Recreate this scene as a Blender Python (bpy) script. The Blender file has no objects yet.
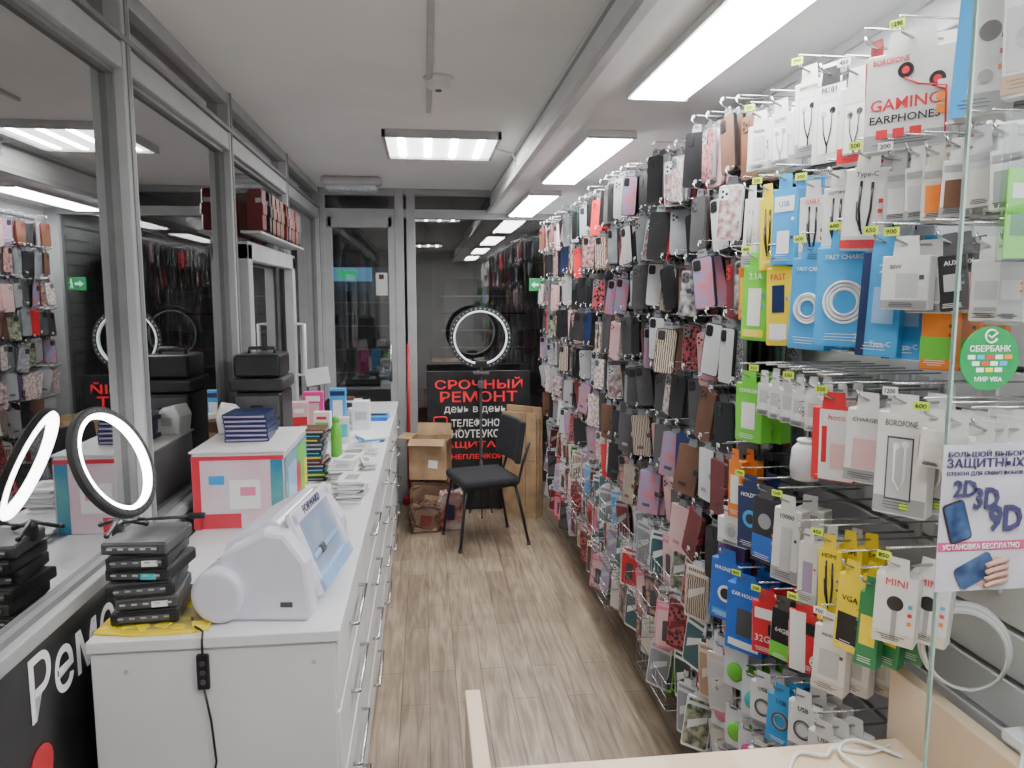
import bpy,bmesh,math,random
from mathutils import Vector,Matrix,Euler
random.seed(11)
R=random.Random(5)
COL=bpy.context.scene.collection
PI=math.pi
# ------------------------------------------------------------ materials
MC={}
def mat(name,c,rough=.5,metal=0,emit=0,var=.06,scale=8,spec=.5,c2=None,pat=None,bump=0,alpha=None):
    if name in MC: return MC[name]
    m=bpy.data.materials.new(name); m.use_nodes=True
    nt=m.node_tree; b=nt.nodes['Principled BSDF']
    b.inputs['Roughness'].default_value=rough; b.inputs['Metallic'].default_value=metal
    b.inputs['Specular IOR Level'].default_value=spec
    tc=nt.nodes.new('ShaderNodeTexCoord')
    if pat=='voronoi':
        t=nt.nodes.new('ShaderNodeTexVoronoi'); t.inputs['Scale'].default_value=scale; out=t.outputs['Distance']
    elif pat=='wave':
        t=nt.nodes.new('ShaderNodeTexWave'); t.inputs['Scale'].default_value=scale; t.inputs['Distortion'].default_value=4; out=t.outputs['Fac']
    else:
        t=nt.nodes.new('ShaderNodeTexNoise'); t.inputs['Scale'].default_value=scale; t.inputs['Detail'].default_value=2; out=t.outputs['Fac']
    nt.links.new(tc.outputs['Object'],t.inputs['Vector'])
    r=nt.nodes.new('ShaderNodeValToRGB')
    nt.links.new(out,r.inputs[0])
    a=[max(0,x*(1-var)) for x in c]; d=list(c2) if c2 else [min(1,x*(1+var)) for x in c]
    r.color_ramp.elements[0].position=.35; r.color_ramp.elements[1].position=.62
    r.color_ramp.elements[0].color=(*a,1); r.color_ramp.elements[1].color=(*d,1)
    nt.links.new(r.outputs[0],b.inputs['Base Color'])
    if emit:
        b.inputs['Emission Color'].default_value=(*c,1); b.inputs['Emission Strength'].default_value=emit
    if bump:
        bn=nt.nodes.new('ShaderNodeBump'); bn.inputs['Strength'].default_value=bump; bn.inputs['Distance'].default_value=.002
        nt.links.new(out,bn.inputs['Height']); nt.links.new(bn.outputs[0],b.inputs['Normal'])
    MC[name]=m; return m
def glassmat(name,base=.05,gain=.85,tint=(1,1,1),power=3.):
    m=bpy.data.materials.new(name); m.use_nodes=True; nt=m.node_tree; nt.nodes.clear()
    o=nt.nodes.new('ShaderNodeOutputMaterial'); mx=nt.nodes.new('ShaderNodeMixShader')
    t=nt.nodes.new('ShaderNodeBsdfTransparent'); t.inputs[0].default_value=(*tint,1)
    g=nt.nodes.new('ShaderNodeBsdfGlossy'); g.inputs['Roughness'].default_value=0.0
    l=nt.nodes.new('ShaderNodeLayerWeight'); p=nt.nodes.new('ShaderNodeMath'); p.operation='POWER'; p.inputs[1].default_value=power
    k=nt.nodes.new('ShaderNodeMath'); k.operation='MULTIPLY_ADD'; k.inputs[1].default_value=gain; k.inputs[2].default_value=base
    nt.links.new(l.outputs['Facing'],p.inputs[0]); nt.links.new(p.outputs[0],k.inputs[0]); nt.links.new(k.outputs[0],mx.inputs[0])
    nt.links.new(t.outputs[0],mx.inputs[1]); nt.links.new(g.outputs[0],mx.inputs[2]); nt.links.new(mx.outputs[0],o.inputs[0])
    return m
def floor_mat():
    m=bpy.data.materials.new('vinyl_plank_floor'); m.use_nodes=True; nt=m.node_tree; b=nt.nodes['Principled BSDF']
    tc=nt.nodes.new('ShaderNodeTexCoord'); mp=nt.nodes.new('ShaderNodeMapping'); mp.inputs['Rotation'].default_value=(0,0,PI/2)
    br=nt.nodes.new('ShaderNodeTexBrick'); br.inputs['Scale'].default_value=1; br.inputs['Brick Width'].default_value=.72; br.inputs['Row Height'].default_value=.115
    br.inputs['Mortar Size'].default_value=.0018; br.inputs['Color1'].default_value=(.345,.272,.20,1); br.inputs['Color2'].default_value=(.25,.193,.14,1); br.inputs['Mortar'].default_value=(.12,.09,.065,1); br.offset=.37
    mp2=nt.nodes.new('ShaderNodeMapping'); mp2.inputs['Scale'].default_value=(30,2.4,1)
    n=nt.nodes.new('ShaderNodeTexNoise'); n.inputs['Scale'].default_value=1; n.inputs['Detail'].default_value=6; n.inputs['Distortion'].default_value=1.3
    r=nt.nodes.new('ShaderNodeValToRGB'); r.color_ramp.elements[0].position=.34; r.color_ramp.elements[1].position=.66
    r.color_ramp.elements[0].color=(.60,.58,.56,1); r.color_ramp.elements[1].color=(1.18,1.18,1.18,1)
    n2=nt.nodes.new('ShaderNodeTexNoise'); n2.inputs['Scale'].default_value=3.5; n2.inputs['Detail'].default_value=2
    r2=nt.nodes.new('ShaderNodeValToRGB'); r2.color_ramp.elements[0].position=.35; r2.color_ramp.elements[1].position=.6
    r2.color_ramp.elements[0].color=(.84,.82,.80,1); r2.color_ramp.elements[1].color=(1.06,1.06,1.06,1)
    mx=nt.nodes.new('ShaderNodeMix'); mx.data_type='RGBA'; mx.blend_type='MULTIPLY'; mx.inputs[0].default_value=1
    my=nt.nodes.new('ShaderNodeMix'); my.data_type='RGBA'; my.blend_type='MULTIPLY'; my.inputs[0].default_value=1
    L=nt.links.new
    L(tc.outputs['Object'],mp.inputs[0]); L(mp.outputs[0],br.inputs[0]); L(tc.outputs['Object'],mp2.inputs[0]); L(mp2.outputs[0],n.inputs['Vector']); L(n.outputs['Fac'],r.inputs[0])
    L(tc.outputs['Object'],n2.inputs['Vector']); L(n2.outputs['Fac'],r2.inputs[0])
    L(br.outputs['Color'],mx.inputs[6]); L(r.outputs[0],mx.inputs[7]); L(mx.outputs[2],my.inputs[6]); L(r2.outputs[0],my.inputs[7]); L(my.outputs[2],b.inputs['Base Color'])
    b.inputs['Roughness'].default_value=.42
    return m
white=mat('white_laminate',(.74,.75,.77),.35,var=.02)
paper=mat('white_paper',(.78,.78,.77),.6,var=.03)
wbox=mat('white_carton',(.70,.70,.69),.4,var=.04,scale=20)
cream=mat('cream_carton',(.62,.58,.52),.5,var=.05)
alu=mat('grey_aluminium_frame',(.36,.37,.38),.55,metal=0,var=.05)
alud=mat('dark_aluminium',(.17,.175,.18),.5,metal=0)
chrome=mat('chrome_wire',(.50,.51,.53),.25,metal=1,var=.05)
black=mat('black_plastic',(.016,.016,.018),.30,var=.3)
blackm=mat('matte_black',(.02,.02,.022),.6,var=.3)
fabric=mat('black_fabric',(.018,.019,.024),.9,var=.4,scale=300,bump=.3)
dgrey=mat('dark_grey_plastic',(.07,.07,.075),.45,var=.2)
grey=mat('grey_card',(.32,.33,.34),.5)
lgrey=mat('light_grey_card',(.5,.51,.52),.5)
red=mat('red_print',(.62,.025,.035),.4)
dred=mat('burgundy_leather',(.15,.018,.022),.4,var=.2)
pink=mat('pink_plastic',(.72,.22,.34),.4)
hotpink=mat('magenta_plastic',(.70,.05,.28),.4)
lpink=mat('pale_pink',(.70,.45,.46),.35)
dpink=mat('dusty_pink_case',(.48,.25,.27),.3)
blue=mat('blue_print',(.02,.13,.55),.35)
navy=mat('navy_print',(.012,.025,.09),.35,var=.2)
lblue=mat('sky_blue_print',(.05,.34,.72),.35)
pblue=mat('pale_blue_plastic',(.30,.50,.80),.3)
cyan=mat('cyan_plastic',(.05,.50,.55),.3)
green=mat('lime_green_print',(.16,.60,.05),.4)
dgreen=mat('dark_green_print',(.015,.20,.07),.4)
sgreen=mat('sticker_green',(.0,.24,.06),.45)
fgreen=mat('forest_green_case',(.025,.055,.045),.5)
yellow=mat('yellow_print',(.80,.62,.03),.4)
orange=mat('orange_print',(.80,.22,.02),.4)
neon=mat('neon_price_sticker',(.62,.85,.06),.5)
purple=mat('purple_case',(.13,.07,.20),.4)
lilac=mat('lilac_case',(.36,.30,.46),.35)
brown=mat('brown_leather',(.13,.06,.035),.5,var=.2)
tan=mat('tan_case',(.42,.28,.18),.5)
card=mat('corrugated_cardboard',(.38,.25,.14),.75,var=.2,scale=9)
wood=mat('light_birch_laminate',(.66,.52,.37),.4,c2=(.72,.59,.44),pat='wave',scale=1.3,var=.04)
lav=mat('lavender_white_shell',(.68,.67,.78),.28,var=.02)
clear=mat('milky_plastic',(.62,.66,.70),.2,var=.1)
bclear=mat('bluish_clear_panel',(.28,.36,.50),.15,var=.1)
smoke=mat('smoky_clear_case',(.22,.24,.26),.15,var=.2)
flor1=mat('floral_case_red',(.02,.02,.02),.3,c2=(.45,.08,.1),pat='voronoi',scale=70)
flor2=mat('floral_case_pink',(.5,.33,.34),.3,c2=(.75,.7,.66),pat='voronoi',scale=60)
flor3=mat('glitter_case',(.15,.15,.18),.2,c2=(.55,.55,.6),pat='voronoi',scale=160)
flor4=mat('collage_case',(.04,.06,.16),.3,c2=(.55,.3,.2),scale=50)
flor5=mat('camouflage_case',(.05,.08,.05),.3,c2=(.38,.38,.28),scale=40)
flor6=mat('pale_print_case',(.60,.58,.55),.3,c2=(.25,.12,.14),scale=45)
flor7=mat('sunset_print_case',(.5,.18,.22),.25,c2=(.25,.25,.4),scale=22)
flor8=mat('swirl_print_case',(.10,.08,.08),.25,c2=(.55,.45,.35),pat='wave',scale=40)
marb=mat('marble_case',(.06,.06,.07),.25,c2=(.5,.5,.5),scale=28)
teal=mat('teal_case',(.04,.12,.14),.4)
slat=mat('slatwall_panel',(.64,.65,.66),.45,var=.02)
slatd=mat('slatwall_groove',(.22,.225,.23),.5)
wallg=mat('grey_wall_panel',(.36,.37,.38),.5,var=.04)
wallw=mat('pale_wall_paint',(.7,.7,.7),.7,var=.03)
ceilm=mat('painted_ceiling',(.84,.84,.83),.8,var=.02,scale=3)
soff=mat('painted_soffit',(.76,.76,.76),.6,var=.02)
outd=mat('dark_concrete',(.15,.15,.15),.8,var=.5,scale=1.2)
outs=mat('dark_shutter',(.18,.17,.16),.6,var=.3,scale=2)
led=mat('led_diffuser',(1,.995,.98),.4,emit=42,var=0)
ledp=mat('led_panel_diffuser',(1,.98,.95),.4,emit=4,var=0)
ledt=mat('led_tube_glow',(1,.99,.96),.4,emit=60,var=0)
ringw=mat('ring_lamp_diffuser',(1,.985,.94),.4,emit=18,var=0)
ringd=mat('ring_lamp_diffuser_dim',(.85,.95,1),.4,emit=.45,var=0)
signg=mat('lit_green_sign',(.05,.7,.3),.4,emit=.8)
exitg=mat('exit_pictogram_white',(.5,.8,.6),.4,emit=.1)
signb=mat('lit_blue_sign',(.2,.5,.8),.4,emit=.6)
signw=mat('lit_white_sign',(.8,.8,.75),.4,emit=.9)
gl=glassmat('window_glass',.30,.65,(.88,.89,.90),1.4)
glf=glassmat('far_window_glass',.12,.6,(.82,.83,.84),2.0)
glc=glassmat('clear_glass_panel',.03,.4,(.97,.98,.975),3)
acr=glassmat('clear_acrylic',.10,.5,(.93,.95,.96),2)
# ------------------------------------------------------------ mesh builder
class MB:
    def __init__(s): s.bm=bmesh.new(); s.m=[]
    def mi(s,m):
        if m not in s.m: s.m.append(m)
        return s.m.index(m)
    def _merge(s,t,m,smooth=False,M=None):
        i=s.mi(m)
        for f in t.faces: f.material_index=i; f.smooth=smooth
        if M is not None: t.transform(M)
        me=bpy.data.meshes.new('t'); t.to_mesh(me); t.free(); s.bm.from_mesh(me); bpy.data.meshes.remove(me); return s
    def add_mesh(s,me,M):
        t=bmesh.new(); t.from_mesh(me); t.transform(M)
        idx=[s.mi(x) for x in me.materials] or [0]
        for f in t.faces: f.material_index=idx[min(f.material_index,len(idx)-1)]
        q=bpy.data.meshes.new('t'); t.to_mesh(q); t.free(); s.bm.from_mesh(q); bpy.data.meshes.remove(q)
    def box(s,c,sz,m,bev=0,rot=None,seg=2):
        t=bmesh.new(); bmesh.ops.create_cube(t,size=1); t.transform(Matrix.Diagonal((*sz,1)))
        if bev: bmesh.ops.bevel(t,geom=list(t.edges),offset=min(bev,min(sz)*.45),segments=seg,affect='EDGES',profile=.5)
        M=Matrix.Translation(c)
        if rot: M=M@Euler(rot).to_matrix().to_4x4()
        return s._merge(t,m,False,M)
    def cyl(s,a,b,r,m,r2=None,seg=16,cap=True):
        a=Vector(a);b=Vector(b);d=b-a
        t=bmesh.new(); bmesh.ops.create_cone(t,cap_ends=cap,segments=seg,radius1=r,radius2=r if r2 is None else r2,depth=d.length)
        M=Matrix.Translation((a+b)/2)@d.to_track_quat('Z','Y').to_matrix().to_4x4()
        return s._merge(t,m,False,M)
    def sph(s,c,r,m,sc=(1,1,1),seg=16):
        t=bmesh.new(); bmesh.ops.create_uvsphere(t,u_segments=seg,v_segments=seg//2+2,radius=r)
        return s._merge(t,m,True,Matrix.Translation(c)@Matrix.Diagonal((*sc,1)))
    def tube(s,pts,r,m,seg=6,closed=False):
        P=[Vector(p) for p in pts]; t=bmesh.new(); rings=[]; n=len(P)
        up=None
        for i,p in enumerate(P):
            if closed: d=(P[(i+1)%n]-P[i-1])
            else: d=(P[min(i+1,n-1)]-P[max(i-1,0)])
            d.normalize()
            if up is None:
                up=Vector((0,0,1)) if abs(d.z)<.9 else Vector((1,0,0))
            x=d.cross(up)
            if x.length<1e-4: x=d.cross(Vector((0,1,0)))
            x.normalize(); y=x.cross(d); up=y
            rings.append([t.verts.new(p+x*r*math.cos(2*PI*k/seg)+y*r*math.sin(2*PI*k/seg)) for k in range(seg)])
        for i in range(n if closed else n-1):
            A=rings[i];B=rings[(i+1)%n]
            for k in range(seg): t.faces.new((A[k],A[(k+1)%seg],B[(k+1)%seg],B[k]))
        if not closed:
            t.faces.new(rings[0][::-1]); t.faces.new(rings[-1])
        bmesh.ops.recalc_face_normals(t,faces=t.faces)
        return s._merge(t,m,True)
    def prism(s,poly,lo,hi,m,plane='xz',bev=0,M=None):
        t=bmesh.new()
        def P(a,b,c): return {'xz':(a,c,b),'xy':(a,b,c),'yz':(c,a,b)}[plane]
        A=[t.verts.new(P(a,b,lo)) for a,b in poly]; B=[t.verts.new(P(a,b,hi)) for a,b in poly]
        t.faces.new(A); t.faces.new(B[::-1]); n=len(poly)
        for i in range(n): t.faces.new((A[i],B[i],B[(i+1)%n],A[(i+1)%n]))
        bmesh.ops.recalc_face_normals(t,faces=t.faces)
        if bev:
            ax=P(0,0,1).index(1)
            es=[e for e in t.edges if abs((e.verts[0].co-e.verts[1].co)[ax])<1e-6]
            bmesh.ops.bevel(t,geom=es,offset=bev,segments=2,affect='EDGES',profile=.5)
        return s._merge(t,m,False,M)
    def lathe(s,prof,m,seg=24,M=None,closed=False,smooth=True):
        t=bmesh.new(); rs=[]
        for r,z in prof: rs.append([t.verts.new((r*math.cos(2*PI*k/seg),r*math.sin(2*PI*k/seg),z)) for k in range(seg)])
        n=len(prof)
        for i in range(n if closed else n-1):
            A=rs[i];B=rs[(i+1)%n]
            for k in range(seg): t.faces.new((A[k],A[(k+1)%seg],B[(k+1)%seg],B[k]))
        bmesh.ops.remove_doubles(t,verts=t.verts,dist=1e-6)
        bmesh.ops.recalc_face_normals(t,faces=t.faces)
        return s._merge(t,m,smooth,M)
    def crumple(s,amp,seed=1):
        rr=random.Random(seed)
        bmesh.ops.subdivide_edges(s.bm,edges=list(s.bm.edges),cuts=3,use_grid_fill=True)
        bmesh.ops.remove_doubles(s.bm,verts=s.bm.verts,dist=1e-5)
        for v in s.bm.verts:
            k=min(1,max(0,v.co.z)/.05)
            v.co+=Vector((rr.uniform(-amp,amp)*k,rr.uniform(-amp,amp)*k,rr.uniform(-amp,amp)*k))
        return s
    def mesh(s,name):
        me=bpy.data.meshes.new(name); s.bm.to_mesh(me); s.bm.free()
        for m in s.m: me.materials.append(m)
        return me
    def obj(s,name,parent=None,loc=(0,0,0),rot=(0,0,0)):
        return add(name,s.mesh(name),parent,loc,rot)
def add(name,me,parent=None,loc=(0,0,0),rot=(0,0,0)):
    o=bpy.data.objects.new(name,me); COL.objects.link(o); o.location=loc; o.rotation_euler=rot
    if parent: o.parent=parent
    return o
def info(o,label,cat,group=None):
    o['label']=label; o['category']=cat
    if group: o['group']=group
    return o
def struct(o,label=None):
    o['kind']='structure'
    if label: o['label']=label
    return o
def empty(name,loc,rot=(0,0,0)):
    o=bpy.data.objects.new(name,None); o.empty_display_size=.05; COL.objects.link(o); o.location=loc; o.rotation_euler=rot; return o
def cp(o,loc,rot=None,parent=None):
    c=o.copy(); COL.objects.link(c)
    if parent: c.parent=parent
    else:
        c.location=loc
        if rot is not None: c.rotation_euler=rot
    for ch in o.children: cp(ch,None,None,c)
    return c
TX={}
def textmesh(s,m,bold=.012):
    k=(s,m.name,bold)
    if k in TX: return TX[k]
    cu=bpy.data.curves.new('tx','FONT'); cu.body=s; cu.align_x='CENTER'; cu.align_y='CENTER'; cu.size=1; cu.offset=bold; cu.resolution_u=2
    cu.extrude=.004
    o=bpy.data.objects.new('tx',cu); COL.objects.link(o); bpy.context.view_layer.update()
    me=bpy.data.meshes.new_from_object(o.evaluated_get(bpy.context.evaluated_depsgraph_get()))
    bpy.data.objects.remove(o); bpy.data.curves.remove(cu)
    me.materials.clear(); me.materials.append(m)
    xs=[v.co.x for v in me.vertices] or [0,1]; ys=[v.co.y for v in me.vertices] or [0,1]
    cx=(max(xs)+min(xs))/2; cy=(max(ys)+min(ys))/2
    me.transform(Matrix.Translation((-cx,-cy,0)))
    TX[k]=(me,max(xs)-min(xs),max(ys)-min(ys)); return TX[k]
def addtext(mb,s,m,cx,cz,w,y,hmax=None,bold=.012,base=Matrix.Identity(4)):
    me,tw,th=textmesh(s,m,bold); k=w/max(tw,1e-3); ky=k
    if hmax: ky=hmax/max(th,1e-3)
    mb.add_mesh(me,base@Matrix.Translation((cx,y,cz))@Euler((PI/2,0,0)).to_matrix().to_4x4()@Matrix.Diagonal((k,ky,.1,1)))
def rrect(w,h,r,n=3,cx=0,cz=0):
    P=[]
    for ox,oz,a0 in ((1,1,0),(-1,1,90),(-1,-1,180),(1,-1,270)):
        for i in range(n+1):
            a=math.radians(a0+90*i/n); P.append((cx+ox*(w/2-r)+r*math.cos(a),cz+oz*(h/2-r)+r*math.sin(a)))
    return P

XL=-.82; XR=1.12; YF=6.0; YB=-1.6; ZC=2.5
# ------------------------------------------------------------ room shell
struct(MB().box((.15,2.2,-.05),(2.1,7.7,.1),floor_mat()).obj('floor'),'grey-brown wood-look vinyl plank floor')
struct(MB().box((.15,2.2,ZC+.05),(2.1,7.7,.1),ceilm).obj('ceiling'),'plain grey-white painted ceiling')
b=MB()
b.box((.83,2.2,2.41),(.60,7.6,.18),soff,.004)
b.box((.515,2.2,2.33),(.03,7.6,.03),lgrey)
b.box((.535,2.2,2.47),(.012,7.6,.02),grey)
struct(b.obj('trim_1'),'dropped soffit running along the ceiling')
b=MB(); b.box((XR+.04,2.2,1.25),(.03,7.6,2.5),slatd)
z=.02
while z<2.3:
    b.box((XR+.01,2.2,z+.046),(.03,7.6,.088),slat,.003,seg=1); z+=.1
b.box((XR+.005,2.2,2.31),(.04,7.6,.03),lgrey)
struct(b.obj('wall_right'),'light grey slatwall panelling with horizontal grooves')
struct(MB().box((.15,YB-.05,1.25),(2.1,.1,2.5),wallw).obj('wall_back'),'plain pale wall')
b=MB(); b.box((XL-.02,2.2,.47),(.03,7.6,.94),wallg)
struct(b.obj('wall_left'),'grey panel below the glazing')
b=MB()
b.box((XL-.01,2.2,.955),(.06,7.6,.035),alu,.004)
b.box((XL-.01,2.2,2.30),(.06,7.6,.07),alu,.004)
b.box((XL-.01,2.2,2.475),(.06,7.6,.05),alu,.004)
b.box((XL+.02,2.2,2.345),(.02,7.6,.015),alud)
struct(b.obj('trim_2'),'grey aluminium rails of the glazed partition')
posts=[-1.55,.45,2.215,3.32,4.62,5.93]
for i,y in enumerate(posts):
    b=MB(); b.box((XL-.008,y,1.25),(.065,.062,2.5),alu,.004); b.box((XL+.0255,y,1.25),(.005,.022,2.5),alud)
    struct(b.obj('trim_%d'%(3+i)),'grey aluminium post of the glazed partition')
for i in range(5):
    y0,y1=posts[i]+.03,posts[i+1]-.03
    b=MB(); b.box((XL-.02,(y0+y1)/2,1.62),(.0006,y1-y0,1.30),gl)
    struct(b.obj('window_%d'%(1+i)),'dark reflective glass pane')
    b=MB(); b.box((XL-.02,(y0+y1)/2,2.39),(.0006,y1-y0,.12),gl)
    struct(b.obj('window_%d'%(6+i)),'narrow dark transom pane')
    b=MB()
    for yy in (y0+.006,y1-.006): b.box((XL-.012,yy,1.62),(.02,.012,1.28),alud)
    for zz in (.98,2.258): b.box((XL-.012,(y0+y1)/2,zz),(.02,y1-y0,.014),alud)
    struct(b.obj('trim_%d'%(10+i)),'dark gasket around the glass')
b=MB()
y0,y1=3.42,4.52
for yy in (y0,y1): b.box((XL+.035,yy,1.42),(.05,.08,.94),alu,.004)
for zz in (.99,1.86): b.box((XL+.035,(y0+y1)/2,zz),(.05,y1-y0+.08,.08),alu,.004)
b.tube([(XL+.06,y1-.02,1.2),(XL+.11,y1-.02,1.2),(XL+.11,y1-.02,1.5),(XL+.06,y1-.02,1.5)],.011,wbox,8)
struct(b.obj('trim_16'),'grey sash frame with a pull handle')
b=MB()
for x,w in ((XL+.02,.08),(-.19,.07),(-.1,.07),(1.07,.1)): b.box((x,YF,1.25),(w,.1,2.5),alu,.005)
b.box((.13,YF,2.31),(1.98,.09,.07),alu,.004); b.box((.13,YF,2.475),(1.98,.09,.05),alu,.004)
b.box((.13,YF,.06),(1.98,.09,.12),alu,.004)
struct(b.obj('wall_far'),'grey aluminium framed glazed wall')
b=MB()
for x in (XL+.085,-.25): b.box((x,YF-.02,1.2),(.055,.05,2.16),alu,.004)
for zz in (.19,2.24): b.box(((XL+.085-.25)/2,YF-.02,zz),(.5,.05,.08),alu,.004)
b.box(((XL+.085-.25)/2,YF-.01,1.2),(.44,.0006,2.0),glf)
b.tube([(-.27,YF-.04,1.0),(-.27,YF-.09,1.0),(-.27,YF-.09,1.3),(-.27,YF-.04,1.3)],.011,chrome,8)
struct(b.obj('door_1'),'glass door in a grey aluminium frame')
struct(MB().box((.485,YF,1.2),(1.1,.0006,2.16),glf).obj('window_11'),'large dark reflective glass pane')
struct(MB().box((.485,YF,2.4),(1.1,.0006,.11),glf).obj('window_12'),'narrow dark transom pane')
struct(MB().box((-.5,YF,2.4),(.55,.0006,.11),glf).obj('window_13'),'narrow dark transom pane')
# outside passage
struct(MB().box((-.5,4,-.08),(9,16,.02),outd).obj('floor_exterior'),'dark paving outside the glass')
b=MB(); b.box((0,9.8,1.5),(9,.1,3.4),outd)
b.box((.9,9.72,1.2),(1.6,.05,2.2),outs); b.box((.5,9.66,1.1),(.5,.06,1.6),outd); b.box((1.3,9.66,1.5),(.4,.06,.5),grey)
b.box((-1.0,9.7,1.2),(1.4,.04,2.0),outs); b.box((-1.0,9.68,1.3),(1.2,.02,1.5),grey)
for q in range(4): b.box((-1.0,9.66,.7+.3*q),(1.1,.03,.015),lgrey)
for q in range(18): b.box((-1.45+.055*q+.1*(q%2),9.65,.78+.3*(q%4)),(.05,.03,.12),[brown,teal,dpink,tan,navy,smoke][q%6])
for q in range(5): b.box((.1+.35*q,9.64,.35+.18*(q%3)),(.26,.05,.3),[brown,dgrey,grey,tan,dgrey][q])
for q in range(5): b.box((.75,9.62,.8+.22*q),(1.1,.05,.02),[grey,tan,grey,brown,grey][q])
struct(b.obj('wall_exterior'),'dark passage wall with closed kiosks')
b=MB(); b.box((-3.6,3,1.5),(.1,13,3.4),outd)
for y in (.5,2.2,3.9,5.6): b.box((-3.53,y,1.3),(.04,.9,2.1),outs)
for q in range(12): b.box((-3.5,1.2+.5*q,1.1+.25*(q%3)),(.03,.3,.18),[brown,grey,teal,tan][q%4])
struct(b.obj('wall_opposite'),'dark passage wall with shuttered kiosks')
struct(MB().box((-.8,5,3.15),(7,12,.05),outd).obj('ceiling_exterior'),'dark passage ceiling')
b=MB(); b.box((0,0,0),(.6,.06,.17),signb); b.box((0,-.035,.0),(.24,.01,.1),signg); b.box((.42,0,-.12),(.14,.05,.28),signw); b.box((.42,-.03,-.03),(.06,.01,.06),red)
info(b.obj('illuminated_sign',None,(-.95,9.5,1.95)),'small lit green and white sign in the dark passage','sign')
# ------------------------------------------------------------ lamps
def linear(y0,x=.76,first=[None]):
    if first[0] is None:
        e=empty('linear_led_light',(x,y0+.6,2.32))
        b=MB(); b.box((0,0,-.012),(.20,1.22,.024),soff,.003); b.obj('housing',e)
        MB().box((0,0,-.027),(.175,1.19,.008),led,.002).obj('diffuser',e)
        for yy in (-.6,.6): MB().box((0,yy,-.022),(.2,.012,.02),lgrey,.002).obj('end_cap',e)
        first[0]=e; o=e
    else: o=cp(first[0],(x,y0+.6,2.32))
    info(o,'slim white rectangular LED light glowing on the soffit','ceiling light','linear lights on the soffit')
for y in (1.22,3.0,4.68,-.55): linear(y)
def panel(x,y):
    e=empty('square_led_panel',(x,y,ZC))
    b=MB()
    for sx,sy,w,d in ((-.295,0,.02,.61),(.295,0,.02,.61),(0,-.295,.61,.02),(0,.295,.61,.02)): b.box((sx,sy,-.02),(w,d,.04),lgrey,.002)
    b.obj('frame',e)
    MB().box((0,0,-.022),(.57,.57,.01),ledp).obj('diffuser',e)
    for i in range(4): MB().box((-.21+.14*i,0,-.03),(.035,.52,.006),ledt,.002).obj('led_strip',e)
    info(e,'square ceiling panel light with four bright strips','ceiling light','square ceiling panels'); return e
panel(.10,4.20); panel(.0,.2)
b=MB(); b.box((.03,1.2,ZC-.008),(.022,4.6,.016),lgrey,.004)
info(b.obj('cable_conduit'),'thin white plastic conduit along the ceiling','conduit')
b=MB(); b.lathe([(0,-.045),(.03,-.045),(.045,-.034),(.05,-.01),(.06,0),(.0,0)],soff); b.cyl((0,0,-.05),(0,0,-.04),.012,dgrey)
info(b.obj('smoke_detector',None,(.065,3.0,ZC-.0)),'small round white smoke detector on the ceiling','smoke detector')
b=MB(); b.box((0,0,-.03),(.42,.16,.06),lgrey,.028,seg=3); b.box((0,0,-.075),(.36,.12,.04),clear,.02,seg=3)
for i in range(9): b.box((-.16+.04*i,0,-.092),(.006,.11,.012),grey)
info(b.obj('ceiling_lamp_unlit',None,(-.50,5.45,ZC)),'unlit oval ceiling lamp with ribbed plastic cover','lamp')
b=MB(); b.tube([(.40,4.25,2.49),(.44,4.3,2.485),(.5,4.25,2.46),(.53,4.3,2.42)],.005,lgrey); b.sph((.53,4.3,2.41),.012,lgrey)
info(b.obj('power_cable'),'short white cable running from the panel light','cable')
# ------------------------------------------------------------ counter
CX0,CX1=-.765,-.222; CY0=1.70; CY1=5.60
b=MB(); b.box(((CX0+CX1)/2+.005,(CY0+CY1)/2-.005,.865),(CX1-CX0+.02,CY1-CY0+.01,.028),white,.003)
info(b.obj('countertop'),'long white laminate worktop over the drawer units','countertop')
cab=None
L=(CY1-CY0-.03)/5
for i in range(5):
    loc=(0,CY0+.02+L*(i+.5),0)
    if cab is None:
        e=empty('drawer_cabinet',loc)
        b=MB(); b.box(((CX0+CX1)/2,0,.455),(CX1-CX0-.02,L-.004,.79),white,.002); b.box(((CX0+CX1)/2-.02,0,.03),(CX1-CX0-.09,L-.01,.06),lgrey)
        b.obj('body',e)
        for (zc,hh) in ((.75,.17),(.555,.2),(.34,.2),(.15,.155)):
            dr=MB().box((CX1-.002,0,zc),(.018,L-.012,hh),white,.0025).obj('drawer',e)
            h=MB(); h.tube([(CX1+.006,-.14,zc+.02),(CX1+.03,-.14,zc+.02),(CX1+.03,.14,zc+.02),(CX1+.006,.14,zc+.02)],.0055,chrome,8)
            ho=h.obj('handle',dr); ho['label']='long chrome bar handle'
        cab=e; o=e
    else: o=cp(cab,loc)
    info(o,'white four-drawer cabinet with long chrome handles','cabinet','white drawer cabinets under the worktop')
b=MB(); b.box(((CX0+CX1)/2,CY0+.008,.425),(CX1-CX0,.016,.85),white,.002)
for x,zz in ((-.69,.8),(-.27,.8),(-.69,.1),(-.27,.1),(-.27,.45),(-.69,.45)): b.cyl((x,CY0-.001,zz),(x,CY0+.003,zz),.006,lgrey)
info(b.obj('end_panel'),'white laminate end panel with small screw caps','panel')
e=empty('black_shop_poster',(XL+.004,1.5,.47),(0,0,PI/2))
MB().box((0,0,0),(1.5,.006,.93),black).obj('board',e)
b=MB(); addtext(b,'Ремонт',mat('poster_white_glow',(.9,.9,.9),.4,emit=.08),.335,.375,.60,-.005,.14,bold=.006); b.obj('lettering',e,(0,0,0))  # printed letters given a faint glow of their own, no lamp behind
b=MB(); b.prism(rrect(.09,.14,.044,4),-.004,-.007,red,M=Matrix.Translation((.05,0,.18))@Euler((0,.3,0)).to_matrix().to_4x4()); b.obj('emblem',e)
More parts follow.
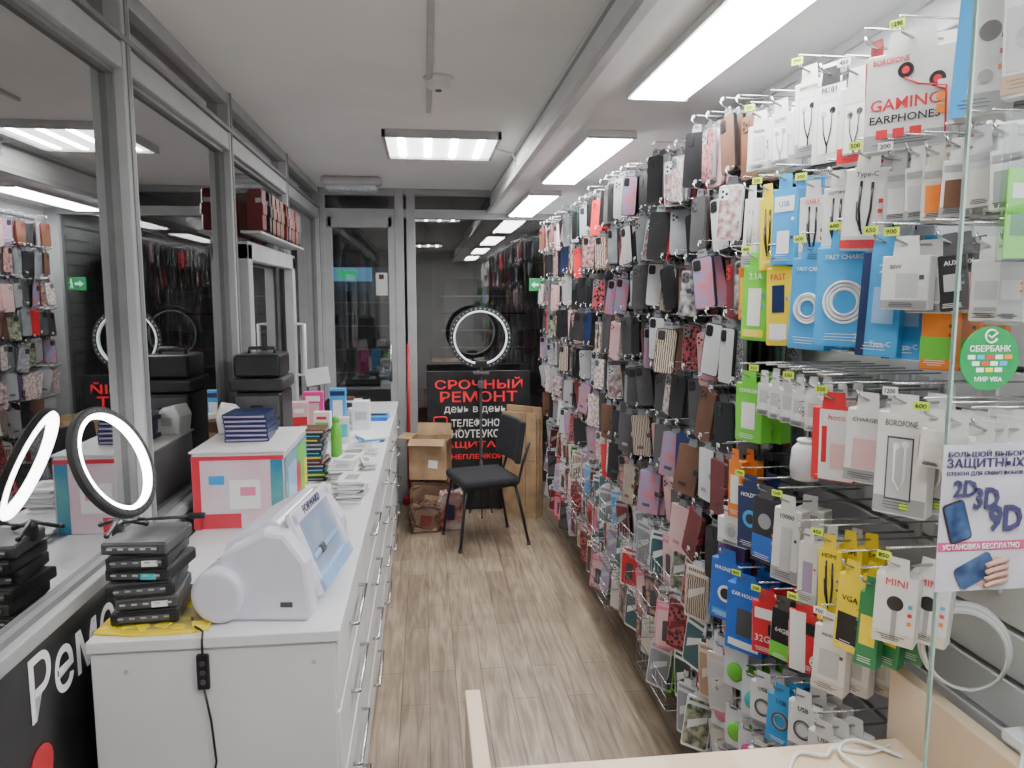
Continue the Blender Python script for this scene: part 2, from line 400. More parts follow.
info(e,'glossy black poster with white repair lettering and red mark','poster')
# ------------------------------------------------------------ ring lamps
def lookrot(n): return Vector(n).to_track_quat('Z','Y').to_euler()
def ring_lamp(name,loc,rot,r,zc,dm,label,legs,full=False,rif=.74,rdf=.93,t=.013):
    e=empty(name,loc)
    M=Matrix.Translation((0,0,zc))@Euler(rot).to_matrix().to_4x4()
    ro=r; ri=r*rif; rd=r*rdf; pm=dgrey if full else black
    b=MB(); b.lathe([(ro,-.008),(ro,t*.7),(ro-.004,t),(ri+.004,t),(ri+.003,t*.6),(ri+.003,.006),(rd+.001,.006),(rd+.001,-.008)],blackm,64,M,closed=True,smooth=False)
    for k in range(40):
        a=2*PI*k/40
        b.box(tuple(M@Vector(((ro+ri)/2*math.cos(a),(ro+ri)/2*math.sin(a),t))),(.004,.004,.002),dgrey,rot=rot)
        if full: b.box(tuple(M@Vector(((ro+rd)/2*math.cos(a),(ro+rd)/2*math.sin(a),-.0085))),(.008,.002,.008),lgrey)
    b.obj('ring_housing',e)
    b=MB(); b.lathe([(rd,-.008),(rd-.003,-.013),(ri-.002,-.013),(ri-.006,-.008),(ri-.006,t*.9),(ri+.002,t*.9),(ri+.002,.004),(rd,.004)],dm,64,M,closed=True); b.obj('diffuser',e)
    b=MB(); b.cyl((0,0,legs+.0),(0,0,zc-r-.0),.007 if not full else .010,pm); b.sph((0,0,zc-r-.012),.014,pm); b.box((0,0,zc-r-.03),(.024,.024,.03),pm,.004); b.obj('pole',e)
    for k in range(3):
        a=2*PI*k/3+.5; b=MB(); q=(.10 if full else .062)
        b.tube([(0,0,legs),(q*.5*math.cos(a),q*.5*math.sin(a),legs*.55),(q*math.cos(a),q*math.sin(a),.004)],.005,black,8); b.sph((q*math.cos(a),q*math.sin(a),.006),.007,black); b.obj('leg',e)
    b=MB()
    if full:
        b.tube([(0,-.02,zc-r-.06),(0,-.04,zc-r-.03),(0,-.045,zc-r+.03)],.008,dgrey); b.box((0,-.05,zc-r+.04),(.09,.014,.05),black,.005); b.box((0,-.045,zc-r-.03),(.12,.02,.025),dgrey,.005); b.box((0,-.012,zc-r-.12),(.045,.04,.06),dgrey,.008)
    else:
        b.tube([(0,0,zc-r-.012),(.05,-.01,zc-r+.0),(.18,-.02,zc-r+.006)],.004,black); b.box((.19,-.022,zc-r+.008),(.04,.012,.014),black,.003)
    b.obj('phone_clamp',e)
    info(e,label,'ring lamp'); return e
ring_lamp('desk_ring_lamp',(-.742,1.835,1.094),lookrot((1,-.17,.42)),.140,.168,ringw,'black desktop ring lamp, lit, standing on black organizer boxes',.03,rif=.855,rdf=.965,t=.010)
ring_lamp('standing_ring_lamp',(.412,5.52,0),lookrot((.03,1,0)),.232,1.36,ringd,'large black ring lamp on a floor tripod',.45,True,rif=.84,rdf=.87,t=.025)
e=empty('lamp_remote_control',(-.515,1.682,.80))
MB().box((0,0,0),(.028,.012,.085),black,.004).obj('body',e)
for zz in (-.022,0,.022): MB().cyl((0,-.0065,zz),(0,-.009,zz),.006,dgrey).obj('button',e)
MB().tube([(-.0,0,.042),(.0,.0,.07),(-.0,.01,.092),(-.03,.05,.088),(-.05,.10,.088)],.0028,black).obj('lamp_cord',e)
MB().tube([(0,0,-.042),(.012,.0,-.12),(.02,-.002,-.22),(.0,-.004,-.32),(-.025,-.004,-.45),(-.02,-.004,-.6)],.0028,black).obj('power_cord',e)
info(e,'black inline lamp remote hanging over the counter end on its cord','remote control')
b=MB(); b.prism([(-.125,-.13),(-.03,-.145),(.09,-.135),(.13,-.12),(.12,.0),(.128,.13),(.0,.138),(-.12,.13),(-.13,.02)],0,.007,yellow,plane='xy',bev=.002)
b.box((.02,-.06,.0078),(.16,.12,.001),mat('yellow_map',(.7,.55,.1),.5,c2=(.35,.3,.12),scale=30))
for q in range(6): b.box((-.1+.04*q,-.11+.012*(q%2),.0075),(.03,.03,.006),yellow,.002,rot=(.1*(q%3),.12*((q+1)%2),.4*q))
info(b.obj('yellow_packet',None,(-.635,1.85,.879),(0,0,-.06)),'crumpled yellow plastic packet lying under black boxes','packet')
for k in range(6):
    b=MB(); h=.033; w_=.15-.012*(k%3==1); b.box((0,0,h/2),(w_,.17-.01*(k%2),h-.004),[black,dgrey,black,blackm,black,dgrey][k],.005); b.box((0,-.086,h/2),(.11,.006,.014),dgrey,.002)
    b.box((0,0,h-.002),(w_-.01,.155,.003),dgrey,.001)
    for q in range(5): b.box((-.05+.025*q,-.0895,h/2+.003),(.012,.001,.004),lgrey if k%2 else grey)
    if k in (1,3,4): b.box((.03,-.0885,h/2),(.035,.002,.014),[cyan,paper,lilac][k%3])
    info(b.obj('parts_tray',None,(-.67+R.uniform(-.006,.006),1.83+R.uniform(-.008,.008),.889+k*.034),(0,0,R.uniform(-.12,.12))),'shallow glossy black plastic parts box in a stack','box','stacked black parts boxes')
b=MB(); b.lathe([(.022,0),(.036,0),(.036,.02),(.022,.02)],cyan,24,closed=True); b.lathe([(.022,.02),(.036,.02),(.036,.04),(.022,.04)],clear,24,closed=True)
info(b.obj('adhesive_tape',None,(-.555,2.10,.879)),'translucent cyan tape rolls stacked on the worktop','tape')
# film plotter
e=empty('film_cutting_machine',(-.362,1.965,.879),(0,0,-.12)); e.scale=(1.0,1.0,1.08)
capp=[(-.10,.0),(.095,0),(.112,.018),(.100,.135),(.05,.200),(.0,.207),(-.085,.165),(-.105,.15),(-.118,.11),(-.115,.02)]
for y0_,y1_ in ((-.21,-.15),(.16,.215)):
    b=MB(); b.prism(capp,y0_,y1_,lav,bev=.012); b.obj('end_cap',e)
for y0_,y1_,yo in ((-.228,-.15,-.232),(.155,.225,.229)):
    b=MB(); b.cyl((-.108,y0_,.066),(-.108,y1_,.066),.062,lav,seg=36); b.lathe([(.062,0),(.058,.006),(.048,.008),(.0,.008)],lav,36,Matrix.Translation((-.108,y0_,.066))@Euler((PI/2,0,0)).to_matrix().to_4x4()); b.obj('roller_housing',e)
b=MB(); b.prism([(-.10,.012),(.095,.012),(.10,.035),(-.1,.035)],-.155,.165,lav); b.prism([(-.04,.035),(.0,.035),(.02,.17),(-.03,.16)],-.155,.165,dgrey); b.obj('body',e)
b=MB(); b.cyl((-.108,-.155,.060),(-.108,.16,.060),.030,grey,seg=24); b.obj('roller',e)
b=MB(); b.prism([(-.118,.140),(-.108,.162),(-.004,.215),(.014,.213),(.045,.19),(.03,.182),(.0,.19),(-.10,.138)],-.155,.165,lav); b.obj('top_cover',e)
fr=Matrix.Translation((.082,.005,.135))@Euler((0,-.40,0)).to_matrix().to_4x4()
b=MB()
for yy in (-.15,.15): b.box(tuple(fr@Vector((0,yy,0))),(.016,.035,.20),lav,.003,rot=(0,-.40,0))
for zz in (-.085,.085): b.box(tuple(fr@Vector((0,0,zz))),(.016,.33,.034),pblue if zz<0 else lav,.003,rot=(0,-.40,0))
b.obj('side_frame',e)
MB().box(tuple(fr@Vector((-.004,0,0))),(.003,.27,.15),bclear,0,rot=(0,-.40,0)).obj('window_panel',e)
b=MB(); b.box(tuple(fr@Vector((.006,0,-.02))),(.004,.24,.012),pblue,.001,rot=(0,-.40,0)); b.box(tuple(fr@Vector((.008,-.05,-.02))),(.01,.03,.02),dgrey,.002,rot=(0,-.40,0)); b.obj('cutter_carriage',e)
b=MB()
me,tw,th=textmesh('FORWARD',navy,.02)
k=.15/tw
b.add_mesh(me,fr@Matrix(((0,0,1,.009),(1,0,0,0),(0,1,0,.086),(0,0,0,1)))@Matrix.Diagonal((k,.020/th,.1,1)))
b.obj('lettering',e)
for x,y in ((-.08,-.17),(.08,-.17),(-.08,.19),(.08,.19)): MB().cyl((x,y,-.0),(x,y,.012),.014,dgrey).obj('foot',e)
MB().box((.05,-.211,.04),(.03,.004,.012),dgrey,.002).obj('badge',e)
info(e,'white and pale blue desktop film cutting machine','cutting machine')
# display box
e=empty('display_box',(-.625,2.74,.879))
b=MB(); b.box((0,0,.13),(.30,.46,.26),mat('pale_box_card',(.68,.66,.70),.25,c2=(.74,.68,.72),scale=5),.006); b.obj('body',e)
mred=mat('red_glossy_print',(.62,.04,.07),.2); mblu=mat('blue_green_print',(.04,.22,.38),.25,c2=(.12,.36,.36),scale=7); mtr=mat('milky_pink_print',(.72,.66,.70),.2,c2=(.70,.50,.56),scale=6)
b=MB(); b.box((0,-.2315,.12),(.298,.002,.236),mtr); b.box((-.135,-.233,.12),(.026,.002,.236),mred); b.box((-.06,-.233,.03),(.13,.002,.05),mred); b.box((.125,-.233,.12),(.04,.002,.236),mblu); b.box((0,-.2338,.244),(.298,.002,.014),mred); b.box((.02,-.2345,.12),(.10,.001,.10),paper); b.box((.03,-.2350,.13),(.05,.001,.03),pink); b.box((-.07,-.2345,.17),(.05,.001,.03),lblue)
b.box((.1515,0,.12),(.002,.455,.236),mblu); b.box((.153,-.1,.11),(.002,.16,.17),pblue); b.box((.153,.1,.13),(.002,.18,.19),green); b.box((.154,.02,.1),(.002,.08,.14),red); b.box((.154,.17,.1),(.002,.06,.1),yellow); b.obj('printed_artwork',e)
MB().box((0,0,.264),(.31,.47,.006),paper,.001).obj('lid',e)
info(e,'milky white carton with red edges and a blue-green side','box')
for k in range(6):
    b=MB(); b.box((0,0,.008),(.15,.16,.0155),navy,.002); b.box((0,-.0805,.008),(.14,.001,.006),lilac)
    info(b.obj('phone_box',None,(-.63+R.uniform(-.006,.006),2.74,1.147+k*.0165),(0,0,R.uniform(-.06,.06))),'flat dark phone box with a lilac edge stripe','box','dark phone boxes stacked on the carton')
b=MB(); b.prism([(-.05,0),(.03,0),(.03,.08),(.01,.10),(-.04,.11),(-.06,.07)],-.05,.05,paper,bev=.012); b.box((-.01,-.052,.05),(.04,.002,.03),lgrey)
info(b.obj('white_bag',None,(-.728,2.88,1.147),(0,0,.2)),'crumpled white paper bag on the carton','bag')
e=empty('black_storage_case',(-.665,3.13,.879))
b=MB(); b.box((0,0,.2),(.19,.24,.4),black,.012); b.box((0,0,.43),(.21,.26,.05),blackm,.01); b.box((0,0,.505),(.18,.22,.09),black,.01); b.obj('body',e)
for k in range(4):
    d=MB(); d.box((0,-.125,.06+.095*k),(.17,.012,.085),dgrey,.005); dd=d.obj('drawer',e); MB().box((0,-.135,.06+.095*k),(.05,.012,.012),black,.004).obj('handle',dd)
MB().tube([(-.05,0,.55),(-.05,0,.57),(.05,0,.57),(.05,0,.55)],.008,black,8).obj('carry_handle',e)
info(e,'tall black plastic storage case with small drawers','storage case')
cs=[black,dgreen,navy,black,dred,teal,black,navy,fgreen,dgrey,black,brown]
for k in range(12):
    b=MB(); b.box((0,0,.009),(.12,.14,.0175),cs[k],.002); b.box((0,-.0705,.009),(.1,.001,.006),[grey,yellow,cyan,lgrey][k%4]); b.box((.0605,0,.009),(.001,.1,.005),grey)
    info(b.obj('screen_glass_box',None,(-.49+R.uniform(-.008,.008),3.22+R.uniform(-.006,.006),.879+k*.0185),(0,0,R.uniform(-.15,.15))),'thin dark carton of a screen glass in a pile','box','pile of dark screen glass cartons')
for j,(x,y,n,w,d) in enumerate(((-.42,2.84,8,.10,.15),(-.29,2.86,14,.10,.16),(-.35,3.14,11,.11,.16),(-.27,3.4,6,.05,.16),(-.36,3.44,7,.10,.17),(-.42,2.5,5,.1,.16),(-.34,3.78,4,.12,.15),(-.28,3.12,5,.06,.10),(-.28,3.62,5,.07,.12))):
    for k in range(n):
        b=MB(); b.box((0,0,.0028),(w,d,.005),paper if (k+j)%3 else lgrey,.001,seg=1); b.box((0,-.005,.0055),(w*.5,d*.5,.0004),grey)
        info(b.obj('glass_envelope',None,(x+R.uniform(-.010,.010),y+R.uniform(-.010,.010),.879+k*.0062),(0,0,R.uniform(-.22,.22))),'flat white paper envelope with a grey print, in a pile','envelope','piles of white envelopes on the worktop')
def carton(name,x,y,w,d,h,mb_,art,label,rz=0,z0=.879):
    e=empty(name,(x,y,z0),(0,0,rz)); MB().box((0,0,h/2),(w,d,h),mb_,.002).obj('body',e)
    b=MB()
    for (cx,cz,ww,hh,m_) in art: b.box((cx*w,-d/2-.0008,cz*h),(ww*w,.001,hh*h),m_)
    b.obj('printed_artwork',e); info(e,label,'box'); return e
carton('carton',-.63,4.25,.11,.06,.25,hotpink,[(0,.5,.6,.5,lpink),(0,.85,.7,.12,paper)],'upright magenta carton on the worktop')
carton('carton',-.68,4.05,.10,.08,.22,lpink,[(0,.5,.8,.3,red),(0,.8,.5,.1,paper)],'upright pink carton on the worktop',.2)
carton('carton',-.50,4.30,.09,.06,.26,lblue,[(0,.5,.6,.5,paper),(0,.9,.9,.1,navy)],'upright light blue carton on the worktop')
carton('carton',-.56,4.08,.09,.05,.16,paper,[(0,.4,.8,.5,green),(0,.8,.6,.1,red)],'white carton with green print on the worktop',-.1)
carton('carton',-.38,4.42,.10,.09,.17,paper,[(0,.5,.7,.3,lgrey)],'plain white carton on the worktop')
carton('carton',-.45,4.0,.08,.05,.14,wbox,[(0,.5,.7,.5,cyan)],'small white carton with cyan print',.15)
carton('carton',-.62,3.8,.10,.1,.12,navy,[(0,.5,.7,.4,lblue)],'small dark blue carton on the worktop',.1)
carton('carton',-.55,3.62,.08,.06,.10,dgrey,[(0,.5,.7,.4,orange)],'small dark carton with orange print',-.2)
carton('carton',-.69,3.58,.09,.08,.2,brown,[(0,.6,.7,.3,tan)],'brown carton beside the window',.1)
carton('carton',-.70,4.75,.08,.1,.3,dgrey,[(0,.6,.7,.3,grey)],'tall dark carton beside the window',.1)
carton('carton',-.5,4.85,.12,.1,.08,black,[(0,.5,.7,.4,lgrey)],'low black carton on the worktop',-.1)
b=MB(); b.lathe([(0,0),(.027,0),(.027,.14),(.016,.155),(.016,.17),(0,.17)],green,20); b.lathe([(0,.17),(.018,.17),(.018,.195),(0,.198)],green,16)
info(b.obj('green_spray_bottle',None,(-.44,3.66,.879)),'slim bright green spray bottle with a cap','bottle')
b=MB(); b.lathe([(0,.003),(.028,.003),(.037,.1),(.04,.1),(.03,0),(0,0)],paper,24)
info(b.obj('paper_cup',None,(-.44,4.6,.879)),'white paper cup on the worktop','cup')
e=empty('price_card_stand',(-.64,4.5,.879)); MB().box((0,0,.005),(.06,.06,.01),lgrey,.002).obj('base',e); MB().cyl((0,0,.01),(0,0,.26),.004,chrome).obj('rod',e)
MB().box((0,-.006,.31),(.14,.003,.10),paper,.001,rot=(0,-.15,0)).obj('card',e); info(e,'white card on a slim wire stand','card holder')
for k,(x,y,m_,w,d) in enumerate(((-.34,4.78,blue,.2,.16),(-.33,4.8,lblue,.18,.15))):
    b=MB(); b.box((0,0,.006),(w,d,.012),m_,.002); b.box((.02,0,.0125),(w*.6,d*.5,.001),navy)
    info(b.obj('blue_folder',None,(x,y,.879+k*.0135),(0,0,.1*k-.1)),'blue document folder lying flat','folder','blue folders on the worktop')
b=MB(); b.box((0,0,.004),(.3,.25,.008),black,.002)
for sx,sy,w,d in ((-.147,0,.006,.25),(.147,0,.006,.25),(0,-.122,.3,.006),(0,.122,.3,.006)): b.box((sx,sy,.03),(w,d,.06),black,.002)
info(b.obj('black_tray',None,(-.55,5.25,.879)),'shallow black plastic tray on the worktop','tray')
b=MB(); b.box((0,0,.035),(.2,.16,.05),wbox,.003); b.box((0,0,.07),(.1,.1,.02),brown,.004)
info(b.obj('cash_box',None,(-.55,5.25,.884)),'white carton with a brown wallet lying in a tray','box')
for k in range(3):
    b=MB(); b.box((0,0,.004),(.14,.2,.007),[paper,lblue,paper][k],.001)
    info(b.obj('price_list',None,(-.32+.01*k,4.08,.879+k*.0085),(0,0,.2*k)),'loose printed sheet in a plastic sleeve','paper','loose sheets on the worktop')
# ------------------------------------------------------------ wallets on upper shelf
b=MB(); b.box((XL+.07,3.98,1.94),(.09,1.16,.012),alu,.003)
info(b.obj('wall_shelf'),'narrow grey shelf fixed to the glazed partition','shelf')
for k in range(10):
    b=MB(); m_=[dred,black,brown,dred,brown,dred,black,dred,brown,black][k]
    b.prism(rrect(.08,.19,.012,2,0,.095),-.013,.013,m_); b.box((-.04,0,.095),(.006,.03,.17),m_,.003); b.box((.04,0,.10),(.012,.03,.05),m_,.003); b.box((.02,-.0135,.14),(.03,.001,.02),lgrey)
    info(b.obj('leather_wallet',None,(XL+.078,3.50+.105*k,1.946),(0,0,-.35+R.uniform(-.25,.25))),'upright leather wallet in a row on the shelf','wallet','leather wallets on the wall shelf')
# ------------------------------------------------------------ far corner things
e=empty('repair_service_sign',(.41,5.68,0),(math.radians(-1),0,0))
MB().box((0,0,.55),(.80,.02,1.09),black,.003).obj('board',e)
b=MB()
redt=mat('sign_red_glow',(.75,.02,.03),.4,emit=.25); wt=mat('sign_white',(.85,.85,.85),.4)  # red lettering brightened by emission in its colour; the board is unlit
for s_,m_,cx,z_,w,h in (('СРОЧНЫЙ',redt,0,1.0,.68,.09),('РЕМОНТ',redt,.0,.895,.60,.085),('день в день',wt,-.03,.79,.48,.058),('ТЕЛЕФОНОВ',wt,-.005,.69,.42,.064),('НОУТБУКОВ',wt,-.005,.605,.42,.064),('ЗАЩИТА',redt,-.10,.515,.46,.06),('БРОНЕПЛЕНКОЙ',redt,-.08,.43,.54,.05)): addtext(b,s_,m_,cx,z_,w,-.0115,h,bold=.0 if 'день' in s_ else .014)
b.obj('lettering',e)
b=MB(); b.tube([(x,-.013,z) for x,z in rrect(.10,.18,.015,2,-.30,.65)],.006,redt,4,closed=True); b.box((-.30,-.012,.58),(.03,.002,.012),redt); b.obj('phone_icon',e)
info(e,'black board with red and white repair service lettering','sign')
e=empty('office_chair',(.375,4.93,0),(0,0,math.radians(-76))); e.scale=(.96,.96,.98)
b=MB(); b.box((0,-.0,.455),(.45,.42,.06),fabric,.028,seg=4); b.obj('seat',e)
b=MB(); b.box((0,0,.422),(.40,.37,.012),black,.004); b.obj('seat_base',e)
b=MB(); pr=[]
for q in range(9): a=(q-4)/4; pr.append((a*.205,.225-.035*a*a))
pb=[(x,y+.045) for x,y in pr[::-1]]
b.prism(pr+pb,.0,.29,fabric,plane='xy',bev=.012,M=Matrix.Translation((0,-.02,.60))@Euler((-.15,0,0)).to_matrix().to_4x4()); b.obj('backrest',e)
for sx in (-1,1):
    b=MB(); b.tube([(sx*.215,-.23,.012),(sx*.2,-.2,.25),(sx*.185,-.17,.42)],.011,black,10); b.cyl((sx*.215,-.23,0),(sx*.215,-.23,.025),.014,dgrey); b.obj('leg',e)
    b=MB(); b.tube([(sx*.215,.27,.012),(sx*.2,.22,.25),(sx*.19,.18,.42)],.011,black,10); b.cyl((sx*.215,.27,0),(sx*.215,.27,.025),.014,dgrey); b.obj('leg',e)
    b=MB(); b.tube([(sx*.17,-.1,.415),(sx*.17,.12,.415),(sx*.165,.215,.45),(sx*.16,.245,.56),(sx*.15,.30,.70)],.010,black,10); b.obj('back_support',e)
for yy in (-.17,.18): b=MB(); b.tube([(-.19,yy,.412),(.19,yy,.412)],.010,black,8); b.obj('crossbar',e)
info(e,'black upholstered office chair with thin black metal legs','chair')
def cbox(x,y,z,w,d,h,rz,label):
    e=empty('cardboard_box',(x,y,z),(0,0,rz)); t=.004
    b=MB(); b.box((0,0,t/2),(w,d,t),card)
    for sx in (-1,1): b.box((sx*(w/2-t/2),0,h/2),(t,d,h),card)
    for sy in (-1,1): b.box((0,sy*(d/2-t/2),h/2),(w,t,h),card)
    b.crumple(.003,3); b.obj('body',e)
    for sx,a in ((-1,1.5),(1,.8)): MB().box((sx*(w/2+.04),0,h+.01*(2-a)*2),(t,d*.96,.10),card,rot=(0,sx*a,0)).obj('flap',e)
    for sy,a in ((-1,1.9),(1,.4)): MB().box((0,sy*(d/2+.035),h+.03*(1.6-a)),(w*.96,t,.10),card,rot=(-sy*a,0,0)).obj('flap',e)
    MB().box((.04,-d/2-.0035,h*.4),(w*.25,.001,h*.2),paper,rot=(0,.1,0)).obj('address_label',e)
    info(e,label,'box'); return e
cbox(.03,5.42,.34,.27,.24,.29,-.2,'worn open brown cardboard box resting on bags')
def bag(x,y,w,d,h,m_,m2,label,rz=0,seed=1,amp=.012):
    e=empty('shopping_bag',(x,y,0),(0,0,rz))
    b=MB(); b.prism([(-w/2,0),(w/2,0),(w/2*.96,h*.5),(w/2*1.04,h*.9),(w/2*.8,h),(-w/2*.85,h*.96),(-w/2*1.03,h*.7),(-w/2*.94,h*.3)],-d/2,d/2,m_,bev=.015); b.crumple(amp,seed); b.obj('body',e)
    b=MB(); b.prism([(-w*.2,h*.3),(w*.18,h*.27),(w*.2,h*.65),(-w*.15,h*.7)],-d/2-amp-.003,-d/2-amp-.001,m2); b.obj('printed_artwork',e)
    for y_ in (-d*.3,d*.3): MB().tube([(-w*.2,y_,h*.9),(-w*.15,y_,h*.9+.03),(0,y_,h*.9+.05),(w*.15,y_,h*.9+.03),(w*.2,y_,h*.9)],.004,m2,6).obj('handle',e)
    info(e,label,'bag')
mixb=mat('red_white_bag',(.42,.05,.05),.4,c2=(.55,.5,.46),scale=9); brb=mat('crumpled_brown_bag',(.16,.085,.05),.5,c2=(.26,.16,.10),scale=6); brb2=mat('dark_brown_bag',(.09,.05,.035),.4,c2=(.20,.11,.07),scale=6)
bag(.03,5.44,.30,.2,.32,brb,tan,'large crumpled brown bag full of goods on the floor',.0,2,.01)
bag(.17,5.22,.16,.1,.28,mixb,navy,'red and white printed shopping bag on the floor',-.1,3)
bag(-.02,5.18,.20,.12,.20,brb2,dred,'dark brown plastic bag stuffed full on the floor',.1,4,.014)
for k,(w,h) in enumerate(((.32,.84),(.30,.76),(.28,.66),(.30,.80))):
    b=MB(); b.box((0,0,h/2),(w,.012,h),card,.002); b.box((0,-.0065,h*.55),(w*.95,.001,.004),brown); b.box((w*.2,-.0065,h*.55),(.004,.001,h*.9),brown)
    info(b.obj('flattened_carton',None,(.745-.016*k,5.52-.020*k,0),(0,0,math.radians(-40))),'flattened brown cardboard carton leaning upright','cardboard','flattened cartons leaning by the sign')
b=MB(); b.tube([(-.14,5.9,.0),(-.135,5.88,.7),(-.13,5.85,1.3)],.012,red,8); b.box((-.14,5.9,.03),(.1,.05,.06),red,.01)
info(b.obj('red_mop'),'red mop with a straight handle leaning on the frame','mop')
e=empty('exit_sign_reflection',(.90,5.93,1.76)); MB().box((0,0,0),(.13,.02,.10),dgreen,.003).obj('plate',e)  # reflection of an exit sign in the glass, modelled as a solid plate
b=MB(); b.prism([(-.05,.0),(-.02,.024),(-.02,.010),(.012,.010),(.012,-.010),(-.02,-.010),(-.02,-.024)],-.0125,-.0105,exitg); b.sph((.038,-.011,.030),.008,exitg,(1,.2,1)); b.tube([(.038,-.012,.022),(.034,-.012,-.005),(.046,-.012,-.034)],.004,exitg); b.tube([(.034,-.012,-.005),(.026,-.012,-.034)],.004,exitg); b.tube([(.026,-.012,.0),(.038,-.012,.012),(.052,-.012,.005)],.003,exitg); b.obj('pictogram',e)
info(e,'reflection of a green exit sign with arrow and running figure, built as a plate','sign')
# ------------------------------------------------------------ phone cases
def case_mesh(m1,m2,style):
    b=MB(); w,h=.078,.162+.008*(style-1)
    b.prism(rrect(w,h,.011,2,0,-.018-h/2),-.005,.005,m1)
    if style!=2: b.prism(rrect(w-.006,h-.006,.009,2,0,-.018-h/2),-.0058,-.005,m2)
    cx=-.018
    b.prism(rrect(.028,.034,.007,2,cx,-.043),-.0078,-.005,m1 if style!=1 else black)
    for dx,dz in ((-.006,.007),(-.006,-.008),(.007,0)):
        b.box((cx+dx,-.0083,-.043+dz),(.008,.001,.008),black,.0)
    b.prism([(-.02,-.026),(.02,-.026),(.014,.006),(-.014,.006)],-.0012,.0012,smoke if style else dgrey)
    b.box((0,-.0015,-.004),(.02,.0008,.006),dgrey)
    return b.mesh('phone_case')
pal=[(black,blackm),(black,dgrey),(black,flor1),(blackm,black),(dpink,flor2),(black,dpink),(dred,brown),(navy,navy),(dgrey,dgrey),(smoke,grey),(smoke,flor3),(grey,flor3),(dgrey,marb),(black,lilac),(dpink,dpink),(fgreen,black),(teal,smoke),(black,flor4),(smoke,flor2),(black,brown),(black,flor6),(smoke,smoke),(black,flor7),(dgrey,black),(red,dred),(black,flor5),(black,marb),(black,black),(blackm,flor8),(smoke,flor4),(grey,grey),(brown,flor4),(lpink,lpink),(clear,flor6),(grey,smoke),(brown,brown),(smoke,flor1),(black,lgrey),(lpink,flor7),(smoke,flor8),(black,flor7),(dgrey,smoke),(black,dred),(blackm,blackm),(red,red)]
CM=[case_mesh(a,b_,i%3) for i,(a,b_) in enumerate(pal)]
def wallet_mesh(m1,m2):
    b=MB(); w,h=.082,.164
    b.prism(rrect(w,h,.007,2,0,-.018-h/2),-.009,-.005,m1); b.prism(rrect(w,h,.007,2,0,-.018-h/2),.005,.009,m1)
    b.prism(rrect(w-.008,h-.008,.006,2,0,-.018-h/2),-.005,.005,dgrey)
    b.cyl((-w/2,0,-.022),(-w/2,0,-.180),.009,m1,seg=8)
    b.box((w/2-.006,0,-.1),(.03,.021,.022),m2,.003,seg=1)
    b.prism([(-.02,-.026),(.02,-.026),(.014,.006),(-.014,.006)],-.0012,.0012,smoke)
    b.box((-.01,-.0096,-.15),(.03,.001,.012),m2)
    return b.mesh('wallet_case')
WM=[wallet_mesh(a,b_) for a,b_ in [(black,dgrey),(navy,black),(dred,dred),(lpink,dpink),(brown,tan),(dgrey,black),(black,black),(purple,lilac),(tan,brown),(grey,dgrey),(smoke,teal),(flor2,lpink),(black,flor1),(dgrey,grey),(flor1,black),(black,brown),(dpink,brown),(flor6,black),(flor7,dgrey),(clear,grey),(brown,black),(flor8,brown),(red,dred)]]
def pack_mesh(m1,m2,k):
    b=MB(); w,h=.086,.175
    b.prism(rrect(w,h,.006,2,0,-.016-h/2),-.003,.003,m1)
    b.prism(rrect(w*.92,h*.78,.008,2,0,-.026-h/2),-.0036,-.003,m2)
    if k%3==0: b.prism(rrect(w*.4,h*.45,.006,2,0,-.036-h/2),-.0041,-.0036,dgrey)
    else: b.prism([(-.03,-.10),(.03,-.07),(.03,-.09),(-.03,-.13)],-.0041,-.0036,m1)
    b.box((0,-.0034,-.028),(w*.8,.0008,.010),m2)
    b.prism(rrect(.03,.026,.006,2,0,-.006),-.0012,.0012,clear)
    return b.mesh('screen_protector_pack')
PM=[pack_mesh(a,b_,i) for i,(a,b_) in enumerate([(paper,red),(lgrey,cream),(lgrey,lilac),(cream,brown),(lpink,dpink),(cream,lgrey),(pink,lpink),(paper,fgreen),(grey,dred),(lgrey,flor2),(lgrey,lblue),(lgrey,smoke),(black,flor4),(lgrey,flor3),(cream,tan),(lgrey,flor1),(paper,teal),(black,dgrey),(smoke,flor6),(clear,flor5),(dred,flor1),(paper,flor2),(clear,flor7),(cream,flor8),(red,pink),(green,fgreen)])]
b=MB(); b.box((.004,0,.0),(.008,.03,.05),grey,.002)
b.tube([(0,0,0),(-.24,0,0),(-.262,0,.008),(-.268,0,.02)],.0024,chrome,6); b.tube([(0,0,.03),(-.25,0,.03)],.0014,chrome,5)
b.box((-.262,0,.025),(.003,.018,.010),lgrey)
HM=b.mesh('wire_hook')
rows=[2.17-.196*k for k in range(10)]
cols=[1.985+.122*i for i in range(29)]
cases=[];wall=[];packs=[]
for k,z in enumerate(rows):
    for i,y in enumerate(cols):
        yy=y+R.uniform(-.028,.028)+(.06 if k%2 else 0)
        if k>5 and yy>5.2: continue
        zz=z+R.uniform(-.026,.026)
        o=add('wire_hook',HM,None,(XR-.008,yy,zz)); info(o,'chrome wire display hook on the slatwall','hook','wire hooks holding phone cases')
        sw=R.uniform(-88,-42)
        st=R.uniform(0,.05)
        if k<5 or (k==6 and i%4==1): L_,M_=cases,CM
        elif k<7: L_,M_=wall,WM
        else: L_,M_=packs,PM
        if L_ is packs: n=R.choice([9,10,11]); sp=.018; jit=9
        elif L_ is wall: n=R.choice([6,6,7]); sp=.030; jit=8
        else: n=R.choice([7,8,9]); sp=.0245; jit=9
        mm_=R.choice(M_)
        for j in range(n):
            if R.random()<.65: mm_=R.choice(M_)
            x=XR-.268+st+sp*j+R.uniform(-.002,.002)
            if x>XR-.065: break
            L_.append((mm_,(x,yy,zz-.003),(R.uniform(-.04,.04),R.gauss(0,.10),math.radians(max(-96,sw+R.uniform(-jit,jit))))))
